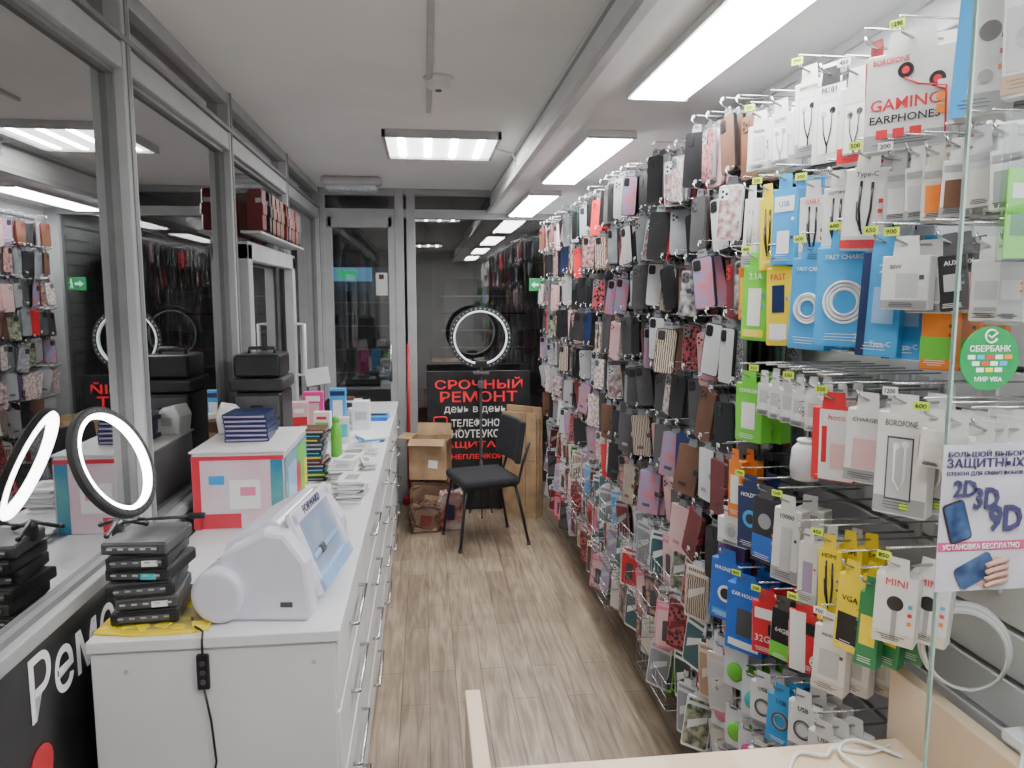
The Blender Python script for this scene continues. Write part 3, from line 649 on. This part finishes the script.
def place(L_,name,label,cat,group):
    L_.sort(key=lambda t:t[1][1]+abs(t[1][2]-1.65)*.2-.25*(1-t[1][0])+2.6*(t[1][0]-.858))
    for me,l,r in L_[:300]:
        info(add(name,me,None,l,r),label,cat,group)
    if len(L_)>300:
        b=MB()
        for me,l,r in L_[300:]: b.add_mesh(me,Matrix.Translation(l)@Euler(r).to_matrix().to_4x4())
        o=b.obj('distant_'+name+'s'); info(o,'many more '+group,cat,group); o['kind']='stuff'
place(cases,'phone_case','slim phone case hanging on a wire hook','phone case','phone cases hanging on the slatwall')
place(wall,'wallet_case','book-style flip phone case hanging on a hook','phone case','flip cases hanging on the slatwall')
place(packs,'screen_protector_pack','flat printed pack of a screen protector on a hook','package','screen protector packs hanging low on the slatwall')
b=MB(); W_,D_,H_=.36,.29,.10
for zz in (0,.05,.10): b.tube([(-D_,-W_/2,zz),(-D_,W_/2,zz)],.0020,chrome,5)
for zz in (0,.10):
    for sy in (-1,1): b.tube([(0,sy*W_/2,zz),(-D_,sy*W_/2,zz)],.0020,chrome,5)
for q in range(10): yy=-W_/2+W_*q/9; b.tube([(0,yy,0),(-D_,yy,0),(-D_,yy,H_)],.0013,chrome,4)
for q in range(6):
    for sy in (-1,1): b.tube([(-D_*q/5,sy*W_/2,0),(-D_*q/5,sy*W_/2,H_)],.0013,chrome,4)
BK=b.mesh('wire_basket')
for r_,ys in ((7,(2.55,3.0,3.45,3.9)),(8,(2.75,3.2,3.65,4.1)),(9,(2.55,3.4))):
    for y in ys: info(add('wire_basket',BK,None,(XR-.008,y,rows[r_]-.195)),'shallow chrome wire basket holding glass packs','basket','wire baskets low on the slatwall')
# ------------------------------------------------------------ boxed accessories (near part)
def hook2(x1,y,z,price=None):
    e=empty('display_hook',(XR-.008,y,z))
    L_=XR-.008-x1+.02
    b=MB(); b.box((.002,0,0),(.012,.04,.05),lgrey,.003); b.tube([(0,0,0),(-L_+.02,0,0),(-L_,0,.008),(-L_-.004,0,.02)],.0026,chrome,6); b.tube([(0,0,.035),(-L_-.006,0,.035)],.002,chrome,5); b.obj('wire',e)
    if price:
        b=MB(); b.box((0,0,0),(.026,.0015,.015),neon if price[0]!='w' else paper,.0); addtext(b,price.strip('w'),blackm,0,0,.018,-.0012,.008)
        b.obj('price_tag',e,(-L_-.01,0,.022),(0,0,math.radians(-55)))
    info(e,'chrome wire display hook with a small price tag' if price else 'chrome wire display hook','hook','wire hooks holding boxed accessories')
def product(name,cat,label,y,zt,w,h,d,body,art,n=1,sw=-66,x=.855,price=None,roll=0,group=None):
    w*=.95;h*=.95
    roll+=R.uniform(-.045,.045); sw+=R.uniform(-4,4)
    e=empty(name,(x,y,zt+.022),(0,roll,math.radians(sw)))
    b=MB(); b.box((0,d/2,-.022-h/2),(w,d,h),body,.0025)
    b.prism([(-w*.28,-.024),(w*.28,-.024),(w*.24,.012),(-w*.24,.012)],0,.0012,body if body is not black else dgrey)
    b.obj('carton',e)
    A=MB();T=MB(); k=0; cz0=-.022-h/2; has=0
    A.box((0,-.0003,cz0-.40*h),(w*.98,.0004,.16*h),R.choice([lgrey,grey,cream]) if body in (wbox,paper,lgrey) else body)
    A.box((-w/2-.0004,d/2,cz0),(.0006,d*.7,h*.6),R.choice([lgrey,grey,red,dgrey]) if body in (wbox,paper) else paper)
    for a in art:
        k+=1; yy=-.0006-.0003*k
        if a[0]=='r': A.box((a[1]*w,yy,cz0+a[2]*h),(a[3]*w,.0006,a[4]*h),a[5])
        elif a[0]=='c': A.prism([(a[1]*w+a[3]*w*math.cos(t*PI/10),cz0+a[2]*h+a[3]*w*math.sin(t*PI/10)) for t in range(20)],yy,yy+.0003,a[4])
        elif a[0]=='o': A.tube([(a[1]*w+a[3]*w*math.cos(t*PI/12),yy-.001,cz0+a[2]*h+a[3]*w*math.sin(t*PI/12)) for t in range(24)],a[4],a[5],5,closed=True)
        elif a[0]=='l': A.tube([(p[0]*w,yy-.001,cz0+p[1]*h) for p in a[1]],a[2],a[3],5)
        elif a[0]=='t': addtext(T,a[1],a[6],a[2]*w,cz0+a[3]*h,a[4]*w*.85,yy,a[5]*h if a[5] else None,bold=.0 if w<.1 else .012); has=1
    yy=-.0006-.0003*(k+1)
    for q in range(3): A.box((-.05*w,yy,cz0-(.37+.03*q)*h),(w*R.uniform(.4,.7),.0005,.0012),dgrey if body in (wbox,paper,lgrey,cream) else paper)
    for q in range(R.choice([1,2,3])): A.box(((.36)*w,yy,cz0+(.1-.12*q)*h),(.1*w,.0005,.1*w),R.choice([red,dgrey,orange,lblue,paper]))
    A.obj('printed_artwork',e)
    if has: T.obj('lettering',e)
    info(e,label,cat,group)
    for j in range(1,n):
        cp(e,(x+j*(d*.9+.012)/max(.5,abs(math.sin(math.radians(sw)))),y+R.uniform(-.004,.004),zt+.022+R.uniform(-.006,.006)),(0,roll+R.uniform(-.04,.04),math.radians(sw+R.uniform(-5,5))))
    hook2(x,y,zt+.019,price)
bud=lambda m_,s=1:[('r',-.02,-.05,.62,.66,lgrey),('r',-.02,-.05,.56,.62,paper),('c',-.15,.12,.09,m_),('c',.12,.16,.09,m_),('l',[(-.15,.1),(-.12,-.1),(0,-.28)],.0014,m_),('l',[(.12,.14),(.1,-.08),(0,-.28),(0,-.36)],.0014,m_)]
cable=lambda m_:[('l',[(-.12,.28),(-.12,.0),(-.05,-.25),(.08,-.25),(.14,0),(.14,.25)],.0026,m_),('r',-.12,.3,.07,.1,m_),('r',.14,.28,.07,.1,m_),('l',[(-.18,.1),(-.16,-.1),(.0,-.3)],.0016,m_)]
coil=lambda m_:[('o',0,-.05,.28,.0034,m_),('o',0,-.05,.22,.0034,m_),('o',0,-.05,.34,.003,m_),('o',0,-.03,.25,.003,lgrey)]
g='boxed accessories in the top row'
product('earphone_box','box','small white earphone box with grey print',1.86,2.09,.08,.12,.03,wbox,[('r',0,.0,.5,.5,lgrey),('t','hoco.',0,.38,.5,None,dgrey)],2,price='350',group=g)
product('earphone_box','box','small white earphone box with grey print',1.75,2.09,.08,.13,.03,wbox,bud(grey)+[('t','AUDIO',0,.4,.5,None,dgrey)],2,group=g)
product('earphone_box','box','white box showing black earphones',1.62,2.13,.08,.17,.03,wbox,bud(black)+[('t','EARPHONES',0,.42,.7,None,black)],2,price='799',group=g)
product('earphone_box','box','white box showing black earphones',1.53,2.10,.085,.175,.03,blackm,[('r',0,0,.94,.96,wbox)]+bud(black)+[('t','M101',0,.42,.5,None,black)],2,group=g)
product('earphone_box','box','white and red boxed earphones',1.43,2.07,.08,.16,.03,wbox,[('r',0,-.38,1,.2,red)]+bud(dgrey),2,price='w450',group=g)
product('earphone_box','box','dark red narrow earphone box',1.37,2.10,.05,.16,.03,dred,[('r',0,0,.6,.6,red),('t','BASS',0,.4,.7,None,paper)],2,group=g)
product('earphone_box','box','large white box with red gaming earphones',1.265,2.085,.155,.18,.035,wbox,[('t','GAMING',-.04,-.02,.92,.12,red),('t','EARPHONES',-.04,-.17,.92,.08,blackm),('t','BOROFONE',-.22,.42,.48,.06,red),('c',-.05,.30,.09,black),('c',-.05,.30,.045,red),('c',.3,.16,.09,black),('c',.3,.16,.045,red),('l',[(-.05,.22),(.1,.14),(.40,.08),(.42,-.4)],.0018,red),('l',[(.3,.08),(.40,.04)],.0018,red)]+[('r',-.28+.19*q,-.32,.13,.09,red) for q in range(3)],2,sw=-46,price='1290',group=g)
product('phone_holder_box','box','tall white box with a blue back edge',1.085,2.12,.08,.20,.05,wbox,[('r',-.35,0,.3,1,lblue),('c',.1,.15,.2,dgrey),('c',.1,-.2,.14,grey),('t','HOLDER',.1,.42,.6,None,dgrey)],2,sw=-56,price='900',roll=.06,group=g)
product('phone_holder_box','box','white box with a grey product photograph',1.01,2.12,.07,.19,.03,wbox,[('r',0,-.05,.8,.5,lgrey),('c',0,-.05,.25,grey),('r',0,-.4,1,.15,tan)],2,sw=-62,group=g)
g='boxed accessories in the second row'
product('cable_box','box','white narrow cable box',1.89,1.91,.05,.19,.025,wbox,cable(grey),2,group=g)
product('cable_box','box','yellow cable box with black print',1.80,1.90,.055,.19,.025,yellow,cable(black),2,group=g,price='250')
product('cable_box','box','deep blue cable box',1.71,1.91,.075,.19,.03,lblue,[('r',0,.3,.8,.2,paper),('t','USB',0,.3,.5,None,blue)]+[('r',0,-.2,.5,.3,paper)],3,group=g)
product('cable_box','box','white cable box with black cable picture',1.58,1.875,.075,.155,.03,wbox,cable(black)+[('t','CABLE',0,.42,.6,None,red)],2,group=g,price='300')
product('cable_box','box','white cable box with black cable picture',1.48,1.88,.075,.155,.03,wbox,cable(black)+[('t','LIGHTNING',0,.42,.7,None,blackm)],2,group=g)
product('cable_box','box','white cable box with red stripe and black cable',1.375,1.90,.085,.165,.03,wbox,cable(black)+[('t','Type-C',0,.42,.6,None,blackm),('r',0,-.42,1,.1,red)],3,sw=-52,group=g,price='500')
for yq,bd,c_ in ((1.28,lgrey,wbox),(1.23,wbox,lgrey),(1.18,cream,orange),(1.13,wbox,brown),(1.08,lgrey,cream),(1.03,wbox,grey)):
    product('adapter_pack','package','small %s adapter pack with fine print'%('grey' if bd is lgrey else 'white' if bd is wbox else 'cream'),yq,1.87+.02*R.random(),.05,.095,.012,bd,[('r',0,-.1,.7,.5,c_),('r',0,.35,.8,.12,grey)],5,sw=-60,group=g,price='w200' if yq>1.25 else None)
g='boxed accessories in the third row'
product('charger_box','box','narrow orange charger box',1.93,1.735,.04,.15,.03,orange,[('r',0,0,.6,.6,yellow)],2,group=g)
product('charger_box','box','bright green charger box with white print',1.85,1.735,.085,.205,.035,green,[('r',0,-.05,.5,.5,paper),('t','2.1A',0,.36,.6,None,paper),('r',0,-.4,.8,.1,yellow)],3,group=g,price='400')
product('charger_box','box','yellow charger box with blue print',1.73,1.725,.08,.20,.035,yellow,[('r',0,.1,.5,.35,navy),('t','FAST',0,.38,.7,None,red),('r',0,-.32,.7,.2,paper)],3,group=g)
product('cable_box','box','sky blue box with white coiled cable',1.575,1.74,.10,.215,.03,lblue,coil(paper)+[('t','FAST CABLE',0,.38,.8,None,paper)],2,sw=-60,group=g,price='600')
product('cable_box','box','sky blue box with white coiled cable',1.435,1.755,.13,.215,.03,lblue,coil(paper)+[('t','FAST CHARGE',0,.4,.8,None,paper),('t','3A',.28,-.4,.25,None,paper)],3,sw=-54,group=g,price='600')
product('cable_box','box','deeper blue cable box with dark edge',1.31,1.735,.08,.205,.03,lblue,[('r',-.38,0,.2,1,navy),('t','2M',.1,.35,.4,None,paper),('t','Type-C',.1,-.38,.6,None,paper),('r',.1,0,.5,.35,pblue)],3,sw=-54,group=g,price='650')
product('charger_box','box','orange and green charger box hanging behind',1.225,1.655,.06,.14,.03,orange,[('r',0,-.2,1,.3,green)],3,sw=-54,group=g,x=.91)
product('charger_box','box','flat white power adapter box',1.225,1.725,.085,.10,.03,wbox,[('r',.05,-.05,.45,.45,lgrey),('t','20W',-.2,.3,.3,None,dgrey)],3,sw=-54,group=g,price='900',x=.84)
product('adapter_pack','package','black card adapter pack with white print',1.11,1.72,.045,.095,.01,black,[('r',0,0,.6,.3,lgrey),('t','AUX',0,.35,.6,None,paper)],3,sw=-60,group=g,roll=-.08,x=.835)
product('adapter_pack','package','white card adapter pack with fine print',1.05,1.71,.05,.10,.01,wbox,[('r',0,0,.7,.3,lgrey),('r',0,-.3,.7,.06,grey)],6,sw=-60,group=g)
product('adapter_pack','package','grey card adapter pack with fine print',1.0,1.71,.04,.10,.01,lgrey,[('r',0,0,.7,.3,wbox)],6,sw=-66,group=g)
g='boxed accessories in the fourth row'
product('charger_box','box','bright green charger box with white window',1.87,1.425,.10,.165,.04,green,[('r',0,-.05,.5,.45,paper),('t','CHARGER',0,.38,.8,None,paper)],2,group=g)
for q in range(6):
    product('wall_plug_pack','package','white plug adapter in a clear blister pack',1.78-.06*q,1.435,.045,.085,.02,wbox,[('r',0,.1,.6,.4,lgrey),('c',0,-.2,.2,paper)],3,group=g,price='350' if q%3==0 else None)
b=MB(); b.lathe([(0,0),(.028,0),(.034,.006),(.036,.03),(.033,.07),(.022,.084),(0,.086)],lgrey,28); b.lathe([(.02,.086),(.024,.09),(.02,.094),(0,.095)],paper,20); b.tube([(0,0,.09),(0,0,.15)],.002,grey)
info(b.obj('bluetooth_speaker',None,(.86,1.565,1.24)),'small white rounded speaker hanging by its strap','speaker')
hook2(.86,1.565,1.385)
product('earphone_box','box','white box with red side and small print',1.455,1.42,.095,.165,.05,red,[('r',.08,0,.80,.96,wbox),('r',-.2,0,.12,.5,red),('t','hoco.',.1,.38,.5,None,red),('r',.15,-.15,.4,.35,lpink)],2,sw=-50,group=g,price='550')
product('earphone_box','box','white and pale pink charger box',1.335,1.435,.08,.155,.04,wbox,[('r',0,-.1,.6,.4,lpink),('t','CHARGER',0,.36,.8,None,dgrey)],2,sw=-50,group=g)
product('earphone_box','box','tall white box with white wired earphones',1.225,1.445,.095,.20,.045,wbox,[('r',-.03,-.04,.5,.62,dgrey),('r',-.03,-.04,.44,.58,lgrey),('t','BOROFONE',-.03,.4,.7,.06,dgrey),('c',.1,-.40,.09,neon),('c',-.1,.18,.07,paper),('c',.06,.2,.07,paper)]+[('l',[(-.12,.2),(-.12,-.15),(0,-.25),(.08,-.15),(.08,.2)],.0025,paper)],2,sw=-48,group=g,price='w1200')
for yq,c_ in ((1.14,cream),(1.085,lgrey),(1.03,grey)):
    product('adapter_pack','package','white lightning adapter pack',yq,1.43,.05,.07,.012,wbox,[('r',0,-.05,.6,.4,c_)],7,sw=-60,group=g,price='600' if yq>1.1 else None)
g='boxed accessories in the fifth row'
product('holder_box','box','white carton with a round car holder',2.03-.08,1.03,.11,.08,.05,wbox,[('c',0,0,.25,lgrey),('c',0,0,.15,grey)],2,group=g)
product('charger_box','box','narrow orange carton on a wire hook',1.94,1.20,.05,.17,.03,orange,[('r',0,0,.6,.5,paper)],2,group=g)
product('holder_box','box','dark blue carton with a car holder picture',1.84,1.15,.09,.18,.05,navy,[('c',0,.0,.28,lblue),('c',0,.0,.16,black),('t','HOLDER',0,.38,.8,None,paper)],2,group=g,price='700')
product('holder_box','box','black and blue carton with round picture',1.745,1.145,.085,.18,.04,black,[('r',0,-.25,.9,.35,blue),('c',0,.15,.25,grey)],2,group=g)
product('power_bank_box','box','white narrow power bank carton',1.63,1.15,.075,.19,.04,wbox,[('r',.02,-.05,.4,.6,lgrey),('t','10000',0,.4,.6,None,dgrey)],2,sw=-58,group=g,price='1500')
product('power_bank_box','box','white carton with grey print',1.53,1.10,.05,.15,.04,wbox,[('r',.02,-.05,.5,.5,lilac)],3,sw=-60,group=g)
product('cable_box','box','yellow carton with a black cable',1.445,1.115,.055,.17,.03,yellow,cable(black)+[('t','HDMI',0,.42,.7,None,black)],3,sw=-58,group=g,price='450')
product('cable_box','box','yellow and black carton on a wire hook',1.355,1.09,.06,.17,.03,yellow,[('r',0,-.2,.8,.4,black),('t','VGA',0,.2,.7,None,black)],3,sw=-58,group=g)
product('cable_box','box','dark green carton with yellow stripe',1.29,1.08,.045,.16,.03,dgreen,[('r',0,0,.7,.4,yellow)],3,sw=-58,group=g)
product('adapter_box','box','white carton with a black microphone picture',1.215,1.145,.075,.14,.04,wbox,[('c',0,.1,.2,black),('r',0,-.2,.12,.4,grey),('t','MINI',0,.4,.6,None,red)],2,sw=-50,group=g,price='850')
g='boxed accessories in the sixth row'
product('holder_box','box','blue carton with white lettering',1.97,.90,.11,.19,.045,blue,[('t','MAGNETIC',0,.36,.85,None,paper),('c',0,-.05,.24,paper),('c',0,-.05,.16,black),('r',0,-.38,.8,.1,lblue)],2,sw=-58,group=g)
product('holder_box','box','blue carton with white lettering',1.84,.875,.12,.20,.045,blue,[('t','CAR HOLDER',0,.36,.85,None,paper),('r',0,-.05,.4,.4,dgrey),('r',0,-.38,.8,.1,paper)],2,sw=-58,group=g,price='800')
product('memory_card_pack','package','red and white memory card pack marked 32',1.72,.88,.085,.145,.012,red,[('r',0,.28,.8,.2,paper),('t','32GB',-.05,-.2,.8,None,paper),('r',.2,.0,.3,.2,black)],6,sw=-55,group=g,price='500')
product('memory_card_pack','package','green and black memory card pack',1.63,.9,.065,.14,.012,black,[('r',0,-.3,1,.3,green),('t','64GB',0,.1,.7,None,paper)],5,sw=-55,group=g)
product('memory_card_pack','package','red and white memory card pack marked 16',1.535,.935,.08,.15,.012,red,[('r',-.2,0,.5,1,paper),('t','16',.2,-.25,.5,None,paper),('r',.2,.25,.3,.2,black)],5,sw=-55,group=g,price='390')
product('adapter_box','box','white carton with grey picture',1.42,.95,.075,.155,.035,wbox,[('r',0,-.05,.6,.4,lgrey),('t','MODEM',0,.38,.6,None,dgrey)],3,sw=-52,group=g,price='w700')
g='small accessories in the lowest row'
def blister(y,z,m_,n=4,name='phone_grip'):
    e0=None
    for j in range(n):
        if e0 is None:
            e=empty(name,(.87,y,z),(0,0,math.radians(-60))); MB().box((0,.001,-.06),(.08,.002,.12),clear,.0005).obj('backing_card',e)
            b=MB(); b.lathe([(0,.012),(.022,.012),(.027,.006),(.027,0),(0,0)],m_,20,Matrix.Translation((0,0,-.07))@Euler((PI/2,0,0)).to_matrix().to_4x4()); b.obj('grip_disc',e)
            e0=e; o=e
        else: o=cp(e0,(.87+.04*j,y,z),(0,0,math.radians(-60+R.uniform(-5,5))))
        info(o,'round coloured phone grip on a clear card','phone grip','round phone grips in the lowest row')
    hook2(.87,y,z-.003)
for y,z,m_ in ((2.0,.66,hotpink),(1.92,.66,green),(2.0,.49,pink),(1.9,.49,green),(1.80,.64,cyan),(1.81,.48,hotpink),(1.97,.32,hotpink),(1.88,.32,lpink)): blister(y,z,m_)
for y,z,bd in ((1.72,.66,wbox),(1.62,.68,lblue),(1.72,.47,paper),(1.63,.5,wbox),(1.52,.72,paper),(1.52,.52,dgrey),(1.43,.7,wbox),(1.43,.5,red),(1.78,.3,paper),(1.66,.3,wbox),(1.54,.32,lgrey)):
    product('cable_pack','package','white cable pack with dark cord picture',y,z,.08,.13,.02,bd,[('o',0,0,.28,.002,dgrey),('o',0,0,.22,.002,grey),('t','USB',0,.4,.4,None,dgrey if bd is not dgrey else paper)],3,group=g,sw=-58)
# ------------------------------------------------------------ glass end panel with poster and sticker
GY=.95
e=empty('glass_display_panel',(0,GY,.92))
MB().box((.925,0,.69),(.39,.006,1.38),glc,.0).obj('pane',e)
MB().box((.7295,0,.69),(.003,.0065,1.38),mat('glass_edge',(.28,.40,.36),.12)).obj('polished_edge',e)
for zz in (.35,1.2): MB().box((1.10,0,zz),(.03,.02,.04),chrome,.003).obj('clamp',e)
info(e,'clear glass panel standing out from the slatwall','glass panel')
b=MB(); b.box((1.045,.89,.908),(.14,.40,.02),white,.003); b.box((1.095,.89,.86),(.02,.36,.08),lgrey,.003)
info(b.obj('white_wall_shelf'),'small white shelf fixed to the slatwall','shelf')
# acrylic pocket with green leaflet
e=empty('leaflet_holder',(.815,GY-.006,1.70))
b=MB(); b.box((0,-.016,.09),(.075,.0015,.18),acr); b.box((0,-.001,.10),(.075,.0015,.20),acr); b.box((0,-.009,.001),(.075,.016,.002),acr); b.obj('pocket',e)
b=MB(); b.box((0,-.008,.065),(.066,.0015,.12),green); b.box((0,-.0092,.095),(.05,.0008,.02),paper); b.box((0,-.0092,.05),(.05,.0008,.03),dgreen); b.obj('green_leaflet',e)
info(e,'clear acrylic pocket with a green leaflet on the glass','leaflet holder')
e=empty('payment_sticker',(.782,GY-.0045,1.567))
b=MB(); b.prism([(.045*math.cos(t*PI/20),.045*math.sin(t*PI/20)) for t in range(40)],-.0008,0,sgreen); b.obj('disc',e)
b=MB()
b.tube([(.009*math.cos(t*PI/8),-.0016,.031+.009*math.sin(t*PI/8)) for t in range(2,16)],.0015,paper,5); b.tube([(-.004,-.0016,.032),(0,-.0016,.029),(.009,-.0016,.036)],.0013,paper,5)
addtext(b,'СБЕРБАНК',paper,0,.014,.062,-.001,.009)
for q,m_ in enumerate((paper,lblue,red,paper,orange)): b.box((-.028+.014*q,-.0012,.002),(.011,.0006,.006),m_)
for q,m_ in enumerate((paper,red,paper,lblue)): b.box((-.021+.014*q,-.0012,-.007),(.011,.0006,.006),m_)
for q,m_ in enumerate((paper,yellow,paper)): b.box((-.014+.014*q,-.0012,-.016),(.011,.0006,.006),m_)
addtext(b,'МИР VISA',paper,0,-.029,.042,-.001,.007)
b.obj('lettering',e); info(e,'round green bank payment sticker on the glass','sticker')
e=empty('screen_glass_poster',(.797,GY-.005,1.338))
pg=mat('poster_lilac_grey',(.42,.41,.46),.4,c2=(.50,.49,.54),scale=12); MB().box((0,0,0),(.15,.001,.215),pg).obj('sheet',e)
nv=mat('poster_navy_ink',(.04,.04,.12),.4); mband=mat('poster_plum_band',(.50,.07,.19),.4)
b=MB()
for s_,cx,z_,w,h,m_ in (('БОЛЬШОЙ ВЫБОР',-.01,.095,.116,.010,nv),('ЗАЩИТНЫХ',-.01,.080,.120,.016,nv),('СТЕКОЛ ДЛЯ СМАРТФОНОВ',-.01,.066,.118,.007,nv),('2D',-.040,.045,.036,.025,nv),('3D',-.006,.030,.040,.032,nv),('9D',.026,.000,.052,.040,nv),('УСТАНОВКА БЕСПЛАТНО',-.008,-.041,.12,.008,paper)): addtext(b,s_,m_,cx,z_,w,-.0036 if 'D' in s_ else -.0022,h,bold=.03 if 'D' in s_ else .012)
b.obj('lettering',e)
b=MB(); b.box((0,-.0007,-.041),(.148,.0006,.014),mband)
scr=mat('dark_blue_screen',(.012,.03,.10),.2,c2=(.05,.11,.24),scale=30)
b.prism(rrect(.034,.060,.006,3),-.003,-.0012,black,M=Matrix.Translation((-.048,0,-.004))@Euler((0,-.3,0)).to_matrix().to_4x4())
b.prism(rrect(.030,.055,.005,3),-.0034,-.003,scr,M=Matrix.Translation((-.048,0,-.004))@Euler((0,-.3,0)).to_matrix().to_4x4())
skin=mat('printed_hand',(.45,.28,.22),.5)
b.prism(rrect(.055,.045,.02,4,.01,-.08),-.0018,-.0012,skin); b.prism(rrect(.035,.06,.006,3),-.0034,-.0018,scr,M=Matrix.Translation((-.015,0,-.077))@Euler((0,1.1,0)).to_matrix().to_4x4())
for q in range(4): b.tube([(.035,-.003,-.062-.010*q),(.012,-.004,-.066-.010*q),(-.0,-.004,-.070-.010*q)],.004,skin,6)
b.obj('printed_artwork',e); info(e,'grey poster advertising protective phone glass, taped to glass panel','poster')
b=MB()
for q in range(5): b.tube([(.075*math.cos(t*PI/14)*(1-.03*q),-.006*q,.085*math.sin(t*PI/14)*(1-.03*q)) for t in range(28)],.003,wbox if q%2 else lgrey,6,closed=True)
info(b.obj('coiled_cable',None,(1.0,1.22,1.0),(0,0,-.6)),'white cable wound in a round coil','cable')
b=MB(); b.tube([(.88,.92,1.25),(.875,.92,1.18),(.868,.92,1.08),(.875,.93,1.0),(.865,.93,.94),(.88,.9,.9)],.0035,wbox,8)
info(b.obj('charging_cable'),'white charging cable dangling beside the glass','cable')
b=MB(); b.box((0,0,.03),(.1,.11,.06),blackm,.01); b.box((0,-.056,.03),(.08,.003,.02),dgrey)
info(b.obj('router_box',None,(1.05,1.02,.918)),'small black electronic box on the shelf','device')
# ------------------------------------------------------------ wooden desk in front
e=empty('birch_desk',(.525,1.05,0))
MB().box((0,-.02,.738),(.86,.60,.025),wood,.003).obj('desktop',e)
MB().box((-.442,-.02,.445),(.03,.68,.89),wood,.003).obj('side_panel',e)
MB().box((.442,-.02,.445),(.03,.66,.89),wood,.003).obj('side_panel',e)
info(e,'light birch desk with raised side panels','desk')
def smooth(P,n=6):
    O=[]
    for i in range(len(P)-1):
        p0=Vector(P[max(i-1,0)]);p1=Vector(P[i]);p2=Vector(P[i+1]);p3=Vector(P[min(i+2,len(P)-1)])
        for k in range(n):
            t=k/n; O.append(.5*((2*p1)+(-p0+p2)*t+(2*p0-5*p1+4*p2-p3)*t*t+(-p0+3*p1-3*p2+p3)*t*t*t))
    return O+[Vector(P[-1])]
b=MB(); b.tube(smooth([(.66,1.22,.756),(.72,1.295,.756),(.77,1.28,.757),(.80,1.30,.758),(.86,1.28,.757),(.92,1.30,.757)]),.004,wbox,8); b.tube(smooth([(.90,1.15,.757),(.83,1.22,.757),(.80,1.28,.764),(.85,1.31,.766),(.92,1.26,.757)]),.004,wbox,8)
info(b.obj('loose_cable'),'white cord lying loosely on the desk','cable')
# ------------------------------------------------------------ world, camera
w=bpy.data.worlds.new('w'); bpy.context.scene.world=w; w.use_nodes=True
w.node_tree.nodes['Background'].inputs[0].default_value=(.6,.59,.57,1); w.node_tree.nodes['Background'].inputs[1].default_value=.2
cam=bpy.data.cameras.new('camera'); co=bpy.data.objects.new('camera',cam); COL.objects.link(co)
cam.sensor_width=36; cam.lens=740/1024*36; cam.clip_start=.02
co.location=(0,0,1.65); co.rotation_euler=(PI/2-math.atan(86/745),0,-math.atan(87/740))
bpy.context.scene.camera=co
